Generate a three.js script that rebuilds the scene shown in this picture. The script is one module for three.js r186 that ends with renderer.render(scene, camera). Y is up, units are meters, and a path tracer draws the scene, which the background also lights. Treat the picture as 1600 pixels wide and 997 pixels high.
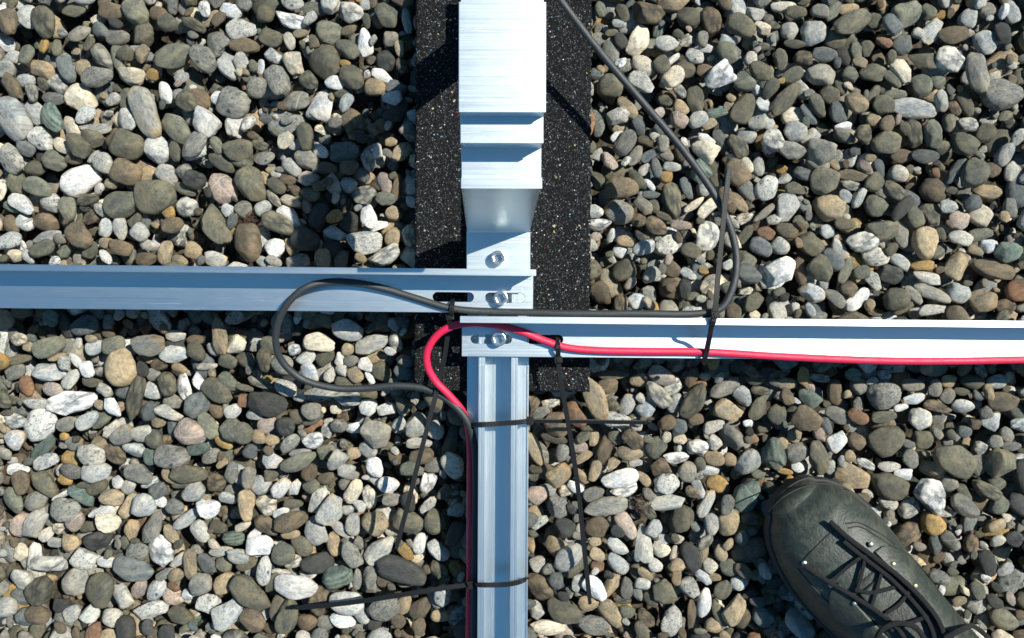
import * as THREE from 'three';
import { mergeGeometries, mergeVertices } from 'three/addons/utils/BufferGeometryUtils.js';
import { RoundedBoxGeometry } from 'three/addons/geometries/RoundedBoxGeometry.js';
import { ImprovedNoise } from 'three/addons/math/ImprovedNoise.js';

// ---------------------------------------------------------------- camera, sky, sun, exposure
// Phone held over the roof, looking straight down. x = right, z = towards the photographer, y = up.
const CAM_H = 0.866, FOCAL = 1332;                 // metres above the pebbles; focal length in pixels of a 1600 x 997 picture
const scene = new THREE.Scene();
const camera = new THREE.PerspectiveCamera(2 * Math.atan(498.5 / FOCAL) * 180 / Math.PI, 1600 / 997, 0.02, 200);
camera.up.set(0, 0, -1);
camera.position.set(0, CAM_H, 0);
camera.lookAt(0, 0, 0);
camera.setViewOffset(1600, 997, 36, 18.5, 1600, 997);
camera.updateMatrixWorld(true);

const SUN = new THREE.Vector3(0.515, 0.809, -0.283).normalize();
function makeSky() {
  const w = 256, h = 128, d = new Float32Array(w * h * 4), v = new THREE.Vector3();
  for (let j = 0; j < h; j++) for (let i = 0; i < w; i++) {
    const ph = ((i + 0.5) / w - 0.5) * 2 * Math.PI, el = ((j + 0.5) / h - 0.5) * Math.PI;
    v.set(Math.cos(el) * Math.cos(ph), Math.sin(el), Math.cos(el) * Math.sin(ph));
    const up = Math.max(0, v.y), k = Math.pow(1 - up, 2.6);
    const c = Math.max(0, v.dot(SUN)), halo = 0.05 * Math.pow(c, 9) + 0.4 * Math.pow(c, 70);
    const o = (j * w + i) * 4;
    d[o] = 0.034 + 0.08 * k + halo * 0.95; d[o + 1] = 0.118 + 0.10 * k + halo * 0.95; d[o + 2] = 0.238 + 0.09 * k + halo * 0.92; d[o + 3] = 1;
    if (v.y < 0) { d[o] = 0.07; d[o + 1] = 0.07; d[o + 2] = 0.066; }
  }
  const t = new THREE.DataTexture(d, w, h, THREE.RGBAFormat, THREE.FloatType);
  t.mapping = THREE.EquirectangularReflectionMapping; t.magFilter = THREE.LinearFilter; t.minFilter = THREE.LinearFilter;
  t.needsUpdate = true;
  return t;
}
const sky = makeSky();
scene.background = sky; scene.environment = sky;
const sun = new THREE.DirectionalLight(new THREE.Color().setRGB(1, 0.968, 0.875), 5);
sun.name = 'sun';
sun.position.copy(SUN).multiplyScalar(3); sun.castShadow = true;
sun.shadow.mapSize.set(4096, 4096);
Object.assign(sun.shadow.camera, { left: -1, right: 1, top: 1, bottom: -1, near: 0.5, far: 6 });
scene.add(sun, sun.target);
const renderer = new THREE.WebGLRenderer({ antialias: true });
renderer.toneMapping = THREE.LinearToneMapping;
renderer.toneMappingExposure = 1.64;
renderer.shadowMap.enabled = true;

// ---------------------------------------------------------------- helpers
const K = CAM_H / FOCAL;                            // metres per picture pixel on the pebbles (0.65 mm)
const PX = (x) => (x - 764) * K, PZ = (y) => (y - 480) * K;
const at = (x, y, up) => { const s = (CAM_H - up) / CAM_H; return new THREE.Vector3(PX(x) * s, up, PZ(y) * s); };   // measured picture point, known height
function rng(seed) { let a = seed >>> 0; return () => { a = (a + 0x6D2B79F5) | 0; let t = Math.imul(a ^ (a >>> 15), 1 | a); t = (t + Math.imul(t ^ (t >>> 7), 61 | t)) ^ t; return ((t ^ (t >>> 14)) >>> 0) / 4294967296; }; }
const perlin = new ImprovedNoise();
const noise = (x, y, z) => perlin.noise(x, y, z);
const fbm = (x, y, z, n = 4) => { let s = 0, a = 0.5, f = 1; for (let i = 0; i < n; i++) { s += a * noise(x * f, y * f, z * f + i * 7.3); a *= 0.5; f *= 2.03; } return s; };
const clamp = (x, a, b) => Math.min(b, Math.max(a, x));
const lerp = (a, b, t) => a + (b - a) * t;
const smooth = (a, b, x) => { const t = clamp((x - a) / (b - a), 0, 1); return t * t * (3 - 2 * t); };
function mesh(name, geometry, material, parent) { const m = new THREE.Mesh(geometry, material); m.name = name; m.castShadow = m.receiveShadow = true; (parent || scene).add(m); return m; }
function thing(name, label, category, group) { const o = new THREE.Group(); o.name = name; o.userData = { label, category }; if (group) o.userData.group = group; scene.add(o); return o; }
function pixels(w, h, f, srgb) {
  const d = new Uint8Array(w * h * 4), c = [0, 0, 0];
  for (let j = 0; j < h; j++) for (let i = 0; i < w; i++) { f(i, j, c); const o = (j * w + i) * 4; for (let k = 0; k < 3; k++) d[o + k] = clamp(Math.round(c[k] * 255), 0, 255); d[o + 3] = 255; }
  const t = new THREE.DataTexture(d, w, h); t.magFilter = THREE.LinearFilter; t.minFilter = THREE.LinearMipmapLinearFilter; t.generateMipmaps = true;
  t.wrapS = t.wrapT = THREE.RepeatWrapping; if (srgb) t.colorSpace = THREE.SRGBColorSpace; t.needsUpdate = true; return t;
}
function repeatOf(t, x, y) { const c = t.clone(); c.repeat.set(x, y); c.needsUpdate = true; return c; }
// tileable value noise
function tileNoise(n, seed) { const r = rng(seed), g = new Float32Array(n * n).map(() => r()); return (x, y) => { x = ((x % n) + n) % n; y = ((y % n) + n) % n; const i = Math.floor(x), j = Math.floor(y), a = x - i, b = y - j, u = a * a * (3 - 2 * a), v = b * b * (3 - 2 * b), i1 = (i + 1) % n, j1 = (j + 1) % n; return lerp(lerp(g[j * n + i], g[j * n + i1], u), lerp(g[j1 * n + i], g[j1 * n + i1], u), v); }; }
// ---------------------------------------------------------------- pebbles seen in the photograph
// tile: [left, top, pixels per unit, stones]; stone: [x, y, length, width, turn in degrees, kind of stone]
const TILES = [
[0, 0, 0.2508, [
[130,80,150,130,80,'B'],[255,115,215,140,75,'o'],[425,40,150,90,0,'o'],[675,50,190,110,5,'b'],[830,60,170,150,60,'m'],[960,65,130,100,30,'b'],[455,175,150,100,-15,'g'],[590,170,120,90,50,'s'],[700,210,145,105,0,'g'],[850,185,160,145,100,'o'],[835,285,130,45,0,'B'],[1035,135,120,110,20,'o'],[1415,40,140,90,10,'w'],[1475,150,185,130,-15,'G'],[1180,130,180,75,30,'o'],[1290,90,130,70,-45,'t'],[1320,250,150,140,40,'X'],[1500,260,190,100,10,'b'],[1395,410,160,90,50,'B'],[1475,360,120,95,70,'p'],[1260,355,190,130,55,'X'],[1060,330,240,150,-20,'m'],[600,335,185,110,55,'g'],[590,470,190,120,-10,'X'],[485,415,130,95,70,'t'],[395,420,170,100,70,'s'],[220,410,180,110,30,'t'],[800,460,165,120,20,'c'],[920,445,75,75,0,'y'],[705,350,190,75,75,'m'],[55,530,190,110,60,'b'],[120,485,115,90,10,'G'],[330,500,130,120,40,'p'],[470,590,180,165,30,'c'],[300,600,150,80,5,'X'],[1005,560,140,80,80,'w'],[1090,580,100,75,60,'B'],[1155,630,140,120,60,'o'],[1230,600,140,110,60,'b'],[1435,630,210,190,20,'X'],[890,690,340,150,70,'g'],[755,600,150,100,80,'o'],[50,730,280,200,70,'B'],[175,680,190,130,60,'p'],[305,730,200,125,60,'j'],[1270,745,190,160,50,'w'],[1075,780,230,140,55,'m'],[770,735,150,130,30,'G'],[560,790,200,70,0,'p'],[225,855,160,130,40,'G'],[400,780,150,90,60,'c'],[355,900,130,80,40,'c'],[120,910,140,90,45,'s'],[480,900,170,130,40,'o'],[565,860,150,120,10,'o'],[770,895,210,180,20,'o'],[950,920,170,150,60,'B'],[1065,930,130,70,80,'o'],[1200,900,190,120,-60,'X'],[1470,930,200,140,5,'o'],[1440,770,150,120,80,'p'],[1350,600,110,90,30,'w'],[40,330,100,80,0,'p'],[30,120,180,110,80,'b']]],
[400, 0, 0.1564, [
[60,110,180,170,30,'o'],[320,170,330,160,20,'w'],[580,50,280,140,0,'m'],[920,80,270,200,30,'p'],[1290,110,260,230,80,'m'],[1490,150,290,90,80,'G'],[1085,170,160,85,80,'o'],[690,290,270,240,20,'m'],[910,265,170,90,-20,'b'],[110,340,240,180,20,'o'],[310,370,190,110,75,'p'],[1070,390,280,150,80,'w'],[1330,350,160,150,0,'g'],[1420,455,180,100,80,'t'],[890,450,260,190,40,'m'],[660,590,350,310,80,'o'],[150,525,200,140,20,'G'],[375,615,260,200,60,'c'],[185,780,320,250,75,'X'],[500,780,190,170,50,'o'],[770,805,190,140,10,'w'],[870,605,115,75,10,'y'],[1270,575,210,200,60,'d'],[950,760,270,220,50,'o'],[1250,720,230,110,25,'w'],[1095,720,90,70,-40,'w'],[1170,840,220,190,20,'t'],[1450,620,170,130,60,'b'],[1390,850,220,150,10,'s'],[850,900,190,120,-20,'o'],[610,1020,330,240,100,'w'],[20,640,150,90,90,'w'],[420,300,150,90,-10,'t']]],
[900, 0, 0.2006, [
[200,40,130,90,80,'m'],[375,70,150,100,70,'o'],[570,80,250,200,20,'b'],[350,155,120,65,10,'B'],[290,230,110,60,0,'o'],[500,290,240,160,-55,'c'],[280,380,220,130,80,'g'],[730,310,190,120,0,'p'],[880,290,130,90,-40,'c'],[900,100,190,160,10,'o'],[1080,130,230,160,80,'b'],[1280,40,180,150,80,'B'],[1290,190,240,170,40,'o'],[1420,75,150,110,20,'p'],[1215,290,140,85,15,'B'],[1035,350,130,70,5,'w'],[950,410,150,120,20,'G'],[1190,390,200,140,60,'m'],[770,440,140,50,-40,'w'],[540,480,200,150,50,'c'],[520,620,220,150,30,'G'],[280,650,200,190,20,'o'],[870,510,160,140,40,'o'],[1030,530,140,110,0,'b'],[1130,600,230,180,-40,'w'],[760,600,180,140,-40,'c'],[680,500,150,130,60,'o'],[830,690,120,90,60,'g'],[950,760,220,140,85,'o'],[1330,630,170,150,20,'m'],[1440,550,190,140,30,'o'],[1330,830,260,170,-65,'o'],[1440,670,110,80,70,'w'],[1490,800,140,110,30,'w'],[330,900,180,140,0,'G'],[410,820,200,110,45,'t'],[820,830,140,110,50,'t'],[720,770,130,90,30,'o'],[960,920,160,120,-20,'p'],[800,935,150,120,30,'k'],[1060,945,130,80,-20,'t'],[1120,860,170,80,-5,'j'],[1510,930,130,110,60,'p'],[650,870,130,90,-30,'p'],[1480,190,140,90,30,'c'],[1390,430,110,110,0,'p'],[1210,800,90,70,-40,'t']]],
[1200, 0, 0.2508, [
[120,20,160,70,0,'p'],[315,180,165,165,0,'B'],[165,170,115,105,90,'B'],[190,65,140,80,0,'o'],[430,50,150,70,-55,'m'],[530,35,130,70,-10,'t'],[540,130,260,140,-30,'o'],[690,110,120,100,0,'o'],[790,140,140,110,60,'s'],[870,85,190,150,-20,'m'],[1030,50,110,100,70,'m'],[1060,170,170,110,-60,'p'],[1190,200,200,110,-10,'b'],[1290,90,130,110,-60,'B'],[1400,240,150,145,80,'B'],[760,235,110,75,40,'r'],[885,250,145,120,-30,'s'],[575,295,120,90,60,'m'],[655,280,100,80,80,'o'],[450,225,130,110,20,'o'],[190,255,140,55,5,'o'],[105,350,140,85,85,'o'],[250,340,120,100,20,'b'],[385,320,160,95,5,'s'],[500,330,130,70,70,'d'],[540,445,110,100,20,'m'],[360,440,180,150,20,'g'],[685,430,160,110,5,'o'],[880,420,190,120,50,'c'],[990,360,190,130,15,'o'],[1150,370,200,150,25,'p'],[1300,450,260,120,80,'g'],[1000,510,150,120,80,'m'],[1100,490,100,90,0,'m'],[805,475,140,70,55,'m'],[180,450,150,90,-30,'o'],[120,610,250,110,-50,'o'],[415,570,120,110,30,'o'],[565,630,150,120,50,'t'],[325,650,160,80,60,'o'],[280,700,150,65,55,'s'],[740,645,140,120,10,'o'],[945,660,290,130,8,'B'],[825,570,150,55,0,'m'],[690,570,130,70,-60,'o'],[470,680,140,120,70,'s'],[695,735,110,90,30,'t'],[500,775,120,60,-5,'w'],[185,815,150,130,10,'B'],[500,840,140,70,30,'g'],[600,830,120,110,30,'o'],[755,880,200,140,10,'o'],[940,815,180,100,85,'o'],[1045,830,180,120,80,'m'],[1290,760,130,90,0,'p'],[1270,630,170,90,70,'o'],[1200,660,100,65,60,'b'],[50,880,150,110,-40,'G'],[290,840,130,90,-30,'p'],[160,940,180,110,10,'g'],[350,940,170,160,0,'g'],[1120,910,120,100,0,'o'],[1240,890,170,130,30,'o'],[870,960,150,90,0,'b'],[1000,970,180,90,0,'s'],[1400,820,150,110,-50,'o'],[1490,580,250,180,0,'X'],[1440,470,100,80,-30,'p'],[1555,50,150,100,60,'B']]],
[0, 220, 0.2006, [
[60,140,260,180,60,'p'],[75,330,190,150,80,'o'],[215,200,150,130,20,'o'],[375,145,200,150,40,'m'],[570,295,330,220,-20,'w'],[530,130,130,80,10,'b'],[790,160,170,150,50,'G'],[960,240,250,190,20,'b'],[700,120,120,80,-40,'p'],[820,320,100,85,20,'t'],[270,350,230,140,25,'m'],[340,470,175,155,60,'G'],[480,520,190,140,80,'m'],[650,450,180,90,-5,'o'],[150,480,220,120,30,'w'],[60,510,160,80,20,'j'],[300,620,210,150,5,'b'],[140,630,140,130,40,'G'],[30,650,160,110,70,'b'],[320,740,230,90,-12,'B'],[600,740,220,180,50,'b'],[780,670,150,110,-60,'p'],[890,670,190,105,85,'p'],[920,480,290,200,-25,'m'],[1190,430,310,270,-10,'o'],[1270,240,180,140,40,'p'],[1420,510,170,160,10,'p'],[1280,540,120,100,60,'y'],[1070,710,150,130,40,'B'],[1125,810,150,90,20,'p'],[1320,650,170,130,-20,'b'],[1020,610,130,80,-60,'o'],[1250,870,200,110,-75,'t'],[1100,920,160,110,0,'b'],[1470,850,150,130,20,'t'],[1360,940,130,110,30,'t'],[910,830,190,120,20,'b'],[665,840,150,100,-70,'o'],[780,900,130,75,50,'w'],[785,790,110,85,0,'t'],[1410,370,180,90,20,'m'],[1500,300,180,140,20,'d'],[1400,230,130,120,60,'g'],[70,890,120,110,0,'c'],[170,900,130,70,60,'B'],[380,930,90,75,-20,'w'],[450,860,110,90,-50,'m'],[1480,60,190,130,-20,'G'],[730,360,100,70,-50,'G'],[740,530,130,80,60,'p']]],
[320, 220, 0.2006, [
[250,100,220,180,40,'o'],[100,150,230,110,35,'o'],[110,350,250,200,60,'k'],[340,330,290,220,60,'o'],[440,120,160,110,-15,'X'],[650,190,180,110,45,'p'],[780,130,200,150,30,'g'],[875,60,150,100,55,'w'],[540,340,170,100,40,'o'],[620,290,140,80,15,'b'],[790,280,170,120,-5,'k'],[155,530,105,105,0,'w'],[275,520,140,130,60,'v'],[425,515,140,110,-30,'p'],[515,440,170,70,60,'g'],[640,590,230,130,45,'w'],[560,640,280,150,30,'o'],[60,650,330,200,70,'o'],[320,790,300,240,75,'b'],[525,815,160,150,-40,'w'],[640,820,150,65,75,'t'],[60,920,180,130,0,'p'],[230,970,160,70,0,'w'],[440,945,130,80,30,'p'],[525,935,130,80,20,'G'],[700,950,180,150,0,'G'],[780,770,220,190,20,'d'],[870,570,220,140,-70,'d'],[1000,710,190,110,15,'B'],[1110,620,180,160,30,'d'],[1230,410,190,150,-30,'g'],[1270,590,190,130,80,'w'],[1340,650,150,80,-20,'w'],[1100,330,130,120,20,'B'],[1390,320,180,110,75,'k'],[1490,350,210,80,-80,'b'],[1460,560,130,110,30,'t'],[1230,790,300,190,10,'G'],[1460,750,170,130,-60,'t'],[1400,900,250,140,-25,'p'],[980,840,180,160,30,'d'],[1060,70,250,170,0,'s'],[1520,70,180,150,-30,'t'],[800,400,160,110,20,'m'],[650,460,160,80,20,'c'],[175,690,110,50,-75,'y'],[200,620,130,80,-70,'s'],[885,810,90,50,85,'k'],[1210,250,130,110,50,'s'],[400,20,140,80,20,'o'],[700,20,140,80,10,'G']]],
[900, 200, 0.2006, [
[360,460,260,170,5,'b'],[350,640,230,190,30,'g'],[390,110,220,140,-55,'X'],[480,200,180,95,-60,'g'],[590,200,160,80,-35,'s'],[340,40,140,70,-30,'w'],[560,85,140,80,25,'b'],[265,250,160,100,45,'k'],[180,200,110,90,-40,'p'],[550,305,120,70,-50,'p'],[635,300,160,80,75,'s'],[720,190,140,90,40,'g'],[770,290,140,80,5,'B'],[715,370,115,95,0,'y'],[480,390,180,100,50,'o'],[770,550,280,140,80,'o'],[880,460,180,80,70,'s'],[850,180,130,120,80,'b'],[1010,180,210,150,20,'c'],[1030,80,150,100,30,'w'],[980,330,180,160,60,'j'],[1095,340,210,100,80,'o'],[1150,80,190,90,60,'s'],[1250,340,230,180,50,'b'],[1360,470,190,120,60,'g'],[1360,50,150,110,0,'B'],[1255,225,105,75,10,'w'],[1360,270,140,80,60,'c'],[1450,285,150,100,85,'B'],[1500,460,200,170,-60,'G'],[1540,100,180,160,40,'p'],[940,590,190,60,-35,'c'],[1060,610,220,120,-40,'c'],[1050,840,240,190,-70,'p'],[1290,570,200,110,45,'t'],[1340,690,140,80,-25,'c'],[1250,730,120,60,55,'B'],[1490,660,210,60,-40,'g'],[535,600,170,110,55,'g'],[625,600,110,90,60,'o'],[500,710,120,110,-30,'b'],[640,760,190,130,35,'b'],[840,750,170,80,5,'k'],[165,640,130,110,0,'w'],[195,745,190,100,-10,'w'],[285,830,120,60,-80,'w'],[400,880,160,90,15,'t'],[530,930,190,110,-15,'B'],[360,950,120,110,20,'w'],[720,920,200,160,-25,'p'],[920,950,170,120,30,'o'],[1340,830,190,80,-50,'o'],[1510,810,150,100,15,'r'],[1470,920,190,140,40,'s'],[180,390,150,110,60,'o'],[600,510,140,60,5,'s'],[590,430,120,50,50,'w'],[700,680,130,60,25,'o'],[135,910,100,90,40,'p']]],
[1200, 240, 0.2508, [
[150,325,175,150,85,'B'],[410,330,195,165,10,'t'],[370,165,180,170,0,'o'],[340,50,150,100,20,'g'],[250,115,130,90,15,'s'],[125,150,100,55,-30,'p'],[195,205,140,80,0,'o'],[560,130,190,75,8,'b'],[725,85,130,65,75,'s'],[850,115,120,110,20,'p'],[680,180,140,110,-40,'o'],[540,190,130,60,15,'g'],[515,260,100,80,40,'B'],[590,270,140,60,-60,'p'],[720,320,160,140,20,'m'],[800,230,150,100,40,'o'],[920,270,140,100,30,'s'],[840,340,190,80,-50,'d'],[920,390,150,110,60,'o'],[1075,220,170,150,50,'b'],[1060,370,160,140,60,'o'],[1240,410,135,125,0,'k'],[1370,375,160,130,40,'c'],[1300,130,190,160,-60,'m'],[1210,100,200,80,-55,'s'],[1410,225,180,90,8,'t'],[1360,500,160,80,-10,'m'],[1225,520,150,90,15,'p'],[1420,570,110,90,20,'w'],[1520,610,140,130,30,'j'],[995,555,200,145,85,'t'],[860,500,180,100,70,'g'],[710,480,200,150,10,'o'],[600,550,190,125,-10,'p'],[470,590,150,80,60,'p'],[415,660,150,110,45,'s'],[700,640,190,120,20,'p'],[860,670,150,75,40,'p'],[1000,690,150,70,-3,'y'],[1030,770,180,80,15,'p'],[1230,690,190,130,-60,'t'],[105,575,120,115,30,'B'],[140,475,150,100,15,'b'],[90,730,190,180,0,'w'],[230,730,180,80,85,'b'],[340,720,180,140,50,'o'],[310,870,150,130,60,'w'],[690,785,140,85,45,'p'],[520,715,190,70,-65,'m'],[800,750,150,120,20,'d'],[810,910,150,150,20,'o'],[940,880,150,70,45,'g'],[1060,870,240,85,25,'g'],[1230,870,140,120,20,'B'],[1380,920,180,150,0,'t'],[1530,960,140,110,0,'b'],[1440,720,280,110,15,'b'],[1330,600,100,60,30,'t'],[1090,610,90,90,0,'m'],[1110,500,90,70,60,'o'],[530,840,110,100,20,'b'],[450,900,160,80,40,'g'],[590,910,190,90,-40,'w'],[400,480,100,90,0,'B'],[300,560,170,130,50,'o'],[1560,100,130,90,-60,'p'],[1440,90,110,100,0,'b'],[1060,970,180,70,-10,'G'],[870,960,150,70,-20,'o'],[65,400,100,70,0,'p']]],
[0, 480, 0.2508, [
[735,380,230,185,80,'t'],[265,410,210,120,0,'B'],[910,240,220,135,5,'g'],[1065,295,175,110,-5,'B'],[290,250,200,120,-20,'m'],[560,255,120,90,-20,'B'],[680,240,150,110,-15,'m'],[410,600,310,150,-12,'w'],[195,750,220,180,-60,'G'],[180,610,160,90,0,'G'],[120,500,130,90,70,'r'],[405,455,140,90,-50,'p'],[290,520,120,85,10,'k'],[545,475,130,60,0,'o'],[630,520,110,80,50,'p'],[740,540,110,80,0,'s'],[830,570,280,100,-75,'o'],[930,525,135,110,10,'p'],[1030,480,150,110,80,'o'],[1120,505,175,95,85,'w'],[1210,470,120,75,70,'w'],[1205,610,180,150,-30,'s'],[1050,600,120,90,20,'g'],[1040,660,180,80,20,'p'],[905,660,130,110,-50,'s'],[1340,530,200,130,35,'o'],[1395,475,140,90,50,'m'],[1365,180,230,90,85,'t'],[1190,210,110,70,0,'b'],[1270,370,140,50,-3,'p'],[1090,385,105,55,25,'t'],[1400,340,120,90,20,'o'],[1450,240,130,110,-40,'c'],[1210,280,130,100,70,'o'],[1320,270,120,80,30,'B'],[1180,785,190,165,15,'k'],[1275,740,190,110,55,'m'],[1450,770,165,140,20,'m'],[1365,845,140,85,50,'y'],[1220,890,150,80,-10,'j'],[1060,940,210,150,5,'X'],[810,905,150,110,5,'B'],[760,800,150,120,-30,'g'],[880,790,150,110,-30,'p'],[950,820,130,110,60,'o'],[1050,760,130,65,80,'s'],[1010,840,80,70,0,'b'],[590,870,110,95,10,'t'],[670,770,130,80,-60,'p'],[600,710,150,80,-35,'m'],[530,710,150,90,-40,'B'],[230,890,190,90,-50,'j'],[365,815,60,50,0,'y'],[550,930,180,140,20,'p'],[390,350,100,80,70,'p'],[445,340,130,55,55,'w'],[520,390,110,80,70,'w'],[600,410,90,70,0,'g'],[690,630,140,80,60,'w'],[720,630,70,65,0,'t'],[600,620,90,60,20,'t'],[40,840,130,130,0,'w'],[50,720,130,100,0,'p'],[1430,660,110,90,-20,'p'],[1500,590,90,85,0,'r'],[1320,650,110,80,70,'b'],[1290,940,130,90,-30,'X'],[965,365,100,70,10,'b'],[925,430,90,80,30,'g'],[50,410,130,90,-30,'g'],[80,330,150,60,-10,'o'],[140,250,70,60,20,'t'],[320,310,120,50,-20,'t'],[640,165,80,65,40,'b'],[380,740,130,90,-20,'g'],[960,730,90,70,0,'t']]],
[0, 730, 0.2508, [
[75,30,130,80,5,'w'],[55,220,180,120,80,'m'],[250,120,190,110,50,'o'],[425,40,150,90,20,'X'],[580,40,180,130,0,'B'],[850,40,180,110,20,'g'],[570,140,130,95,-20,'o'],[660,205,150,100,5,'t'],[470,190,180,85,35,'j'],[400,270,190,150,10,'X'],[455,345,130,110,-30,'k'],[605,300,170,70,-15,'w'],[650,355,160,120,20,'c'],[580,475,180,130,-25,'d'],[515,390,110,70,0,'o'],[415,480,120,115,30,'t'],[315,490,100,65,10,'B'],[85,550,110,90,70,'c'],[175,585,180,90,-75,'w'],[485,595,180,130,5,'G'],[640,610,140,70,10,'w'],[820,550,130,120,20,'X'],[820,645,250,140,20,'s'],[970,550,190,170,40,'w'],[920,400,220,110,-60,'v'],[880,240,150,140,-20,'B'],[950,215,130,80,40,'w'],[785,410,130,90,-75,'t'],[770,260,170,80,-60,'t'],[700,110,80,75,50,'w'],[775,130,110,85,-50,'p'],[905,110,120,55,-25,'w'],[975,150,120,95,-30,'s'],[1095,115,120,65,0,'o'],[1175,180,150,120,-40,'B'],[1140,340,200,80,-38,'B'],[1165,50,220,120,5,'o'],[1280,270,150,120,10,'w'],[1220,420,150,100,55,'p'],[1320,110,120,110,0,'b'],[1400,210,120,70,20,'B'],[1520,240,200,90,-80,'t'],[1490,385,120,55,-25,'c'],[1430,465,140,90,0,'j'],[1355,545,150,60,-8,'p'],[1475,565,130,95,10,'p'],[1370,630,100,95,0,'m'],[1170,620,190,80,85,'t'],[1265,620,150,90,60,'s'],[1240,740,140,140,0,'g'],[1370,750,150,120,-50,'t'],[1080,690,100,80,-40,'t'],[1270,890,150,150,0,'G'],[1395,920,210,160,-50,'B'],[1510,760,200,120,40,'o'],[1560,480,150,90,-70,'w'],[610,775,210,185,-60,'o'],[435,740,180,160,-60,'g'],[245,770,180,150,-50,'o'],[125,710,150,140,30,'p'],[290,620,220,140,-10,'p'],[345,880,110,100,-20,'d'],[90,835,130,90,40,'s'],[740,820,160,130,50,'p'],[835,780,130,90,-70,'k'],[940,790,150,110,-40,'G'],[910,920,230,110,-10,'G'],[1050,835,130,110,50,'k'],[1145,815,70,65,0,'w'],[120,960,130,120,0,'s'],[220,930,150,120,20,'b'],[520,950,130,110,-30,'p'],[660,970,130,120,0,'p'],[1100,955,170,110,25,'o'],[200,360,220,120,-50,'p'],[80,380,150,110,-60,'k'],[325,400,85,80,0,'c'],[250,440,100,80,-60,'p'],[1040,440,140,70,55,'t'],[1090,600,130,60,-40,'p'],[1000,690,130,60,-25,'g'],[370,95,90,70,20,'y'],[345,195,120,40,-30,'w'],[1060,270,110,100,20,'X'],[20,880,140,120,0,'B'],[180,230,160,120,-30,'g']]],
[360, 490, 0.2508, [
[545,175,195,115,5,'c'],[720,100,200,130,25,'B'],[870,195,220,120,-25,'p'],[1020,180,120,90,85,'p'],[560,50,130,90,0,'m'],[380,230,80,75,0,'w'],[455,285,130,95,-20,'p'],[570,275,140,95,-35,'o'],[665,290,90,65,80,'w'],[680,360,80,75,0,'w'],[740,300,100,70,-10,'g'],[835,320,100,85,20,'w'],[930,370,130,120,40,'o'],[715,225,80,80,0,'t'],[490,370,140,100,50,'w'],[605,385,95,70,-70,'p'],[770,385,110,85,50,'t'],[860,405,90,40,55,'w'],[700,430,130,70,0,'o'],[220,565,240,150,20,'d'],[540,510,190,95,-12,'p'],[710,535,180,100,5,'p'],[850,590,120,110,-30,'w'],[965,605,130,80,0,'w'],[1065,620,60,50,50,'p'],[495,615,130,110,0,'g'],[400,650,100,85,50,'o'],[335,705,120,110,60,'d'],[210,705,120,100,-20,'k'],[130,640,110,90,-20,'B'],[60,740,160,130,20,'m'],[350,820,150,90,-50,'X'],[495,805,140,100,-5,'w'],[240,930,125,105,5,'w'],[420,930,240,100,-25,'m'],[590,740,110,80,-50,'p'],[665,700,110,90,0,'X'],[755,730,100,80,-20,'w'],[895,760,200,170,25,'g'],[845,860,120,90,40,'B'],[580,875,120,90,-20,'m'],[665,920,140,110,-60,'p'],[755,885,90,80,0,'t'],[895,965,130,100,80,'w'],[720,985,110,80,0,'p'],[1150,710,170,140,-70,'p'],[1270,740,120,110,60,'c'],[1170,820,160,70,0,'p'],[1185,905,150,90,0,'b'],[1370,820,240,90,-75,'o'],[1040,700,100,80,-30,'G'],[1075,365,130,120,40,'s'],[220,205,130,110,70,'o'],[310,320,140,120,20,'g'],[75,290,130,90,20,'o'],[70,470,110,45,15,'m'],[170,440,170,60,20,'g'],[100,870,90,90,0,'s'],[420,880,140,50,-5,'B'],[1130,970,150,90,0,'m'],[1265,960,130,90,-10,'g'],[500,670,150,60,-30,'o'],[240,800,90,70,0,'t'],[160,780,100,80,40,'t'],[350,400,90,70,0,'d']]],
[360, 740, 0.2508, [
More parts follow.
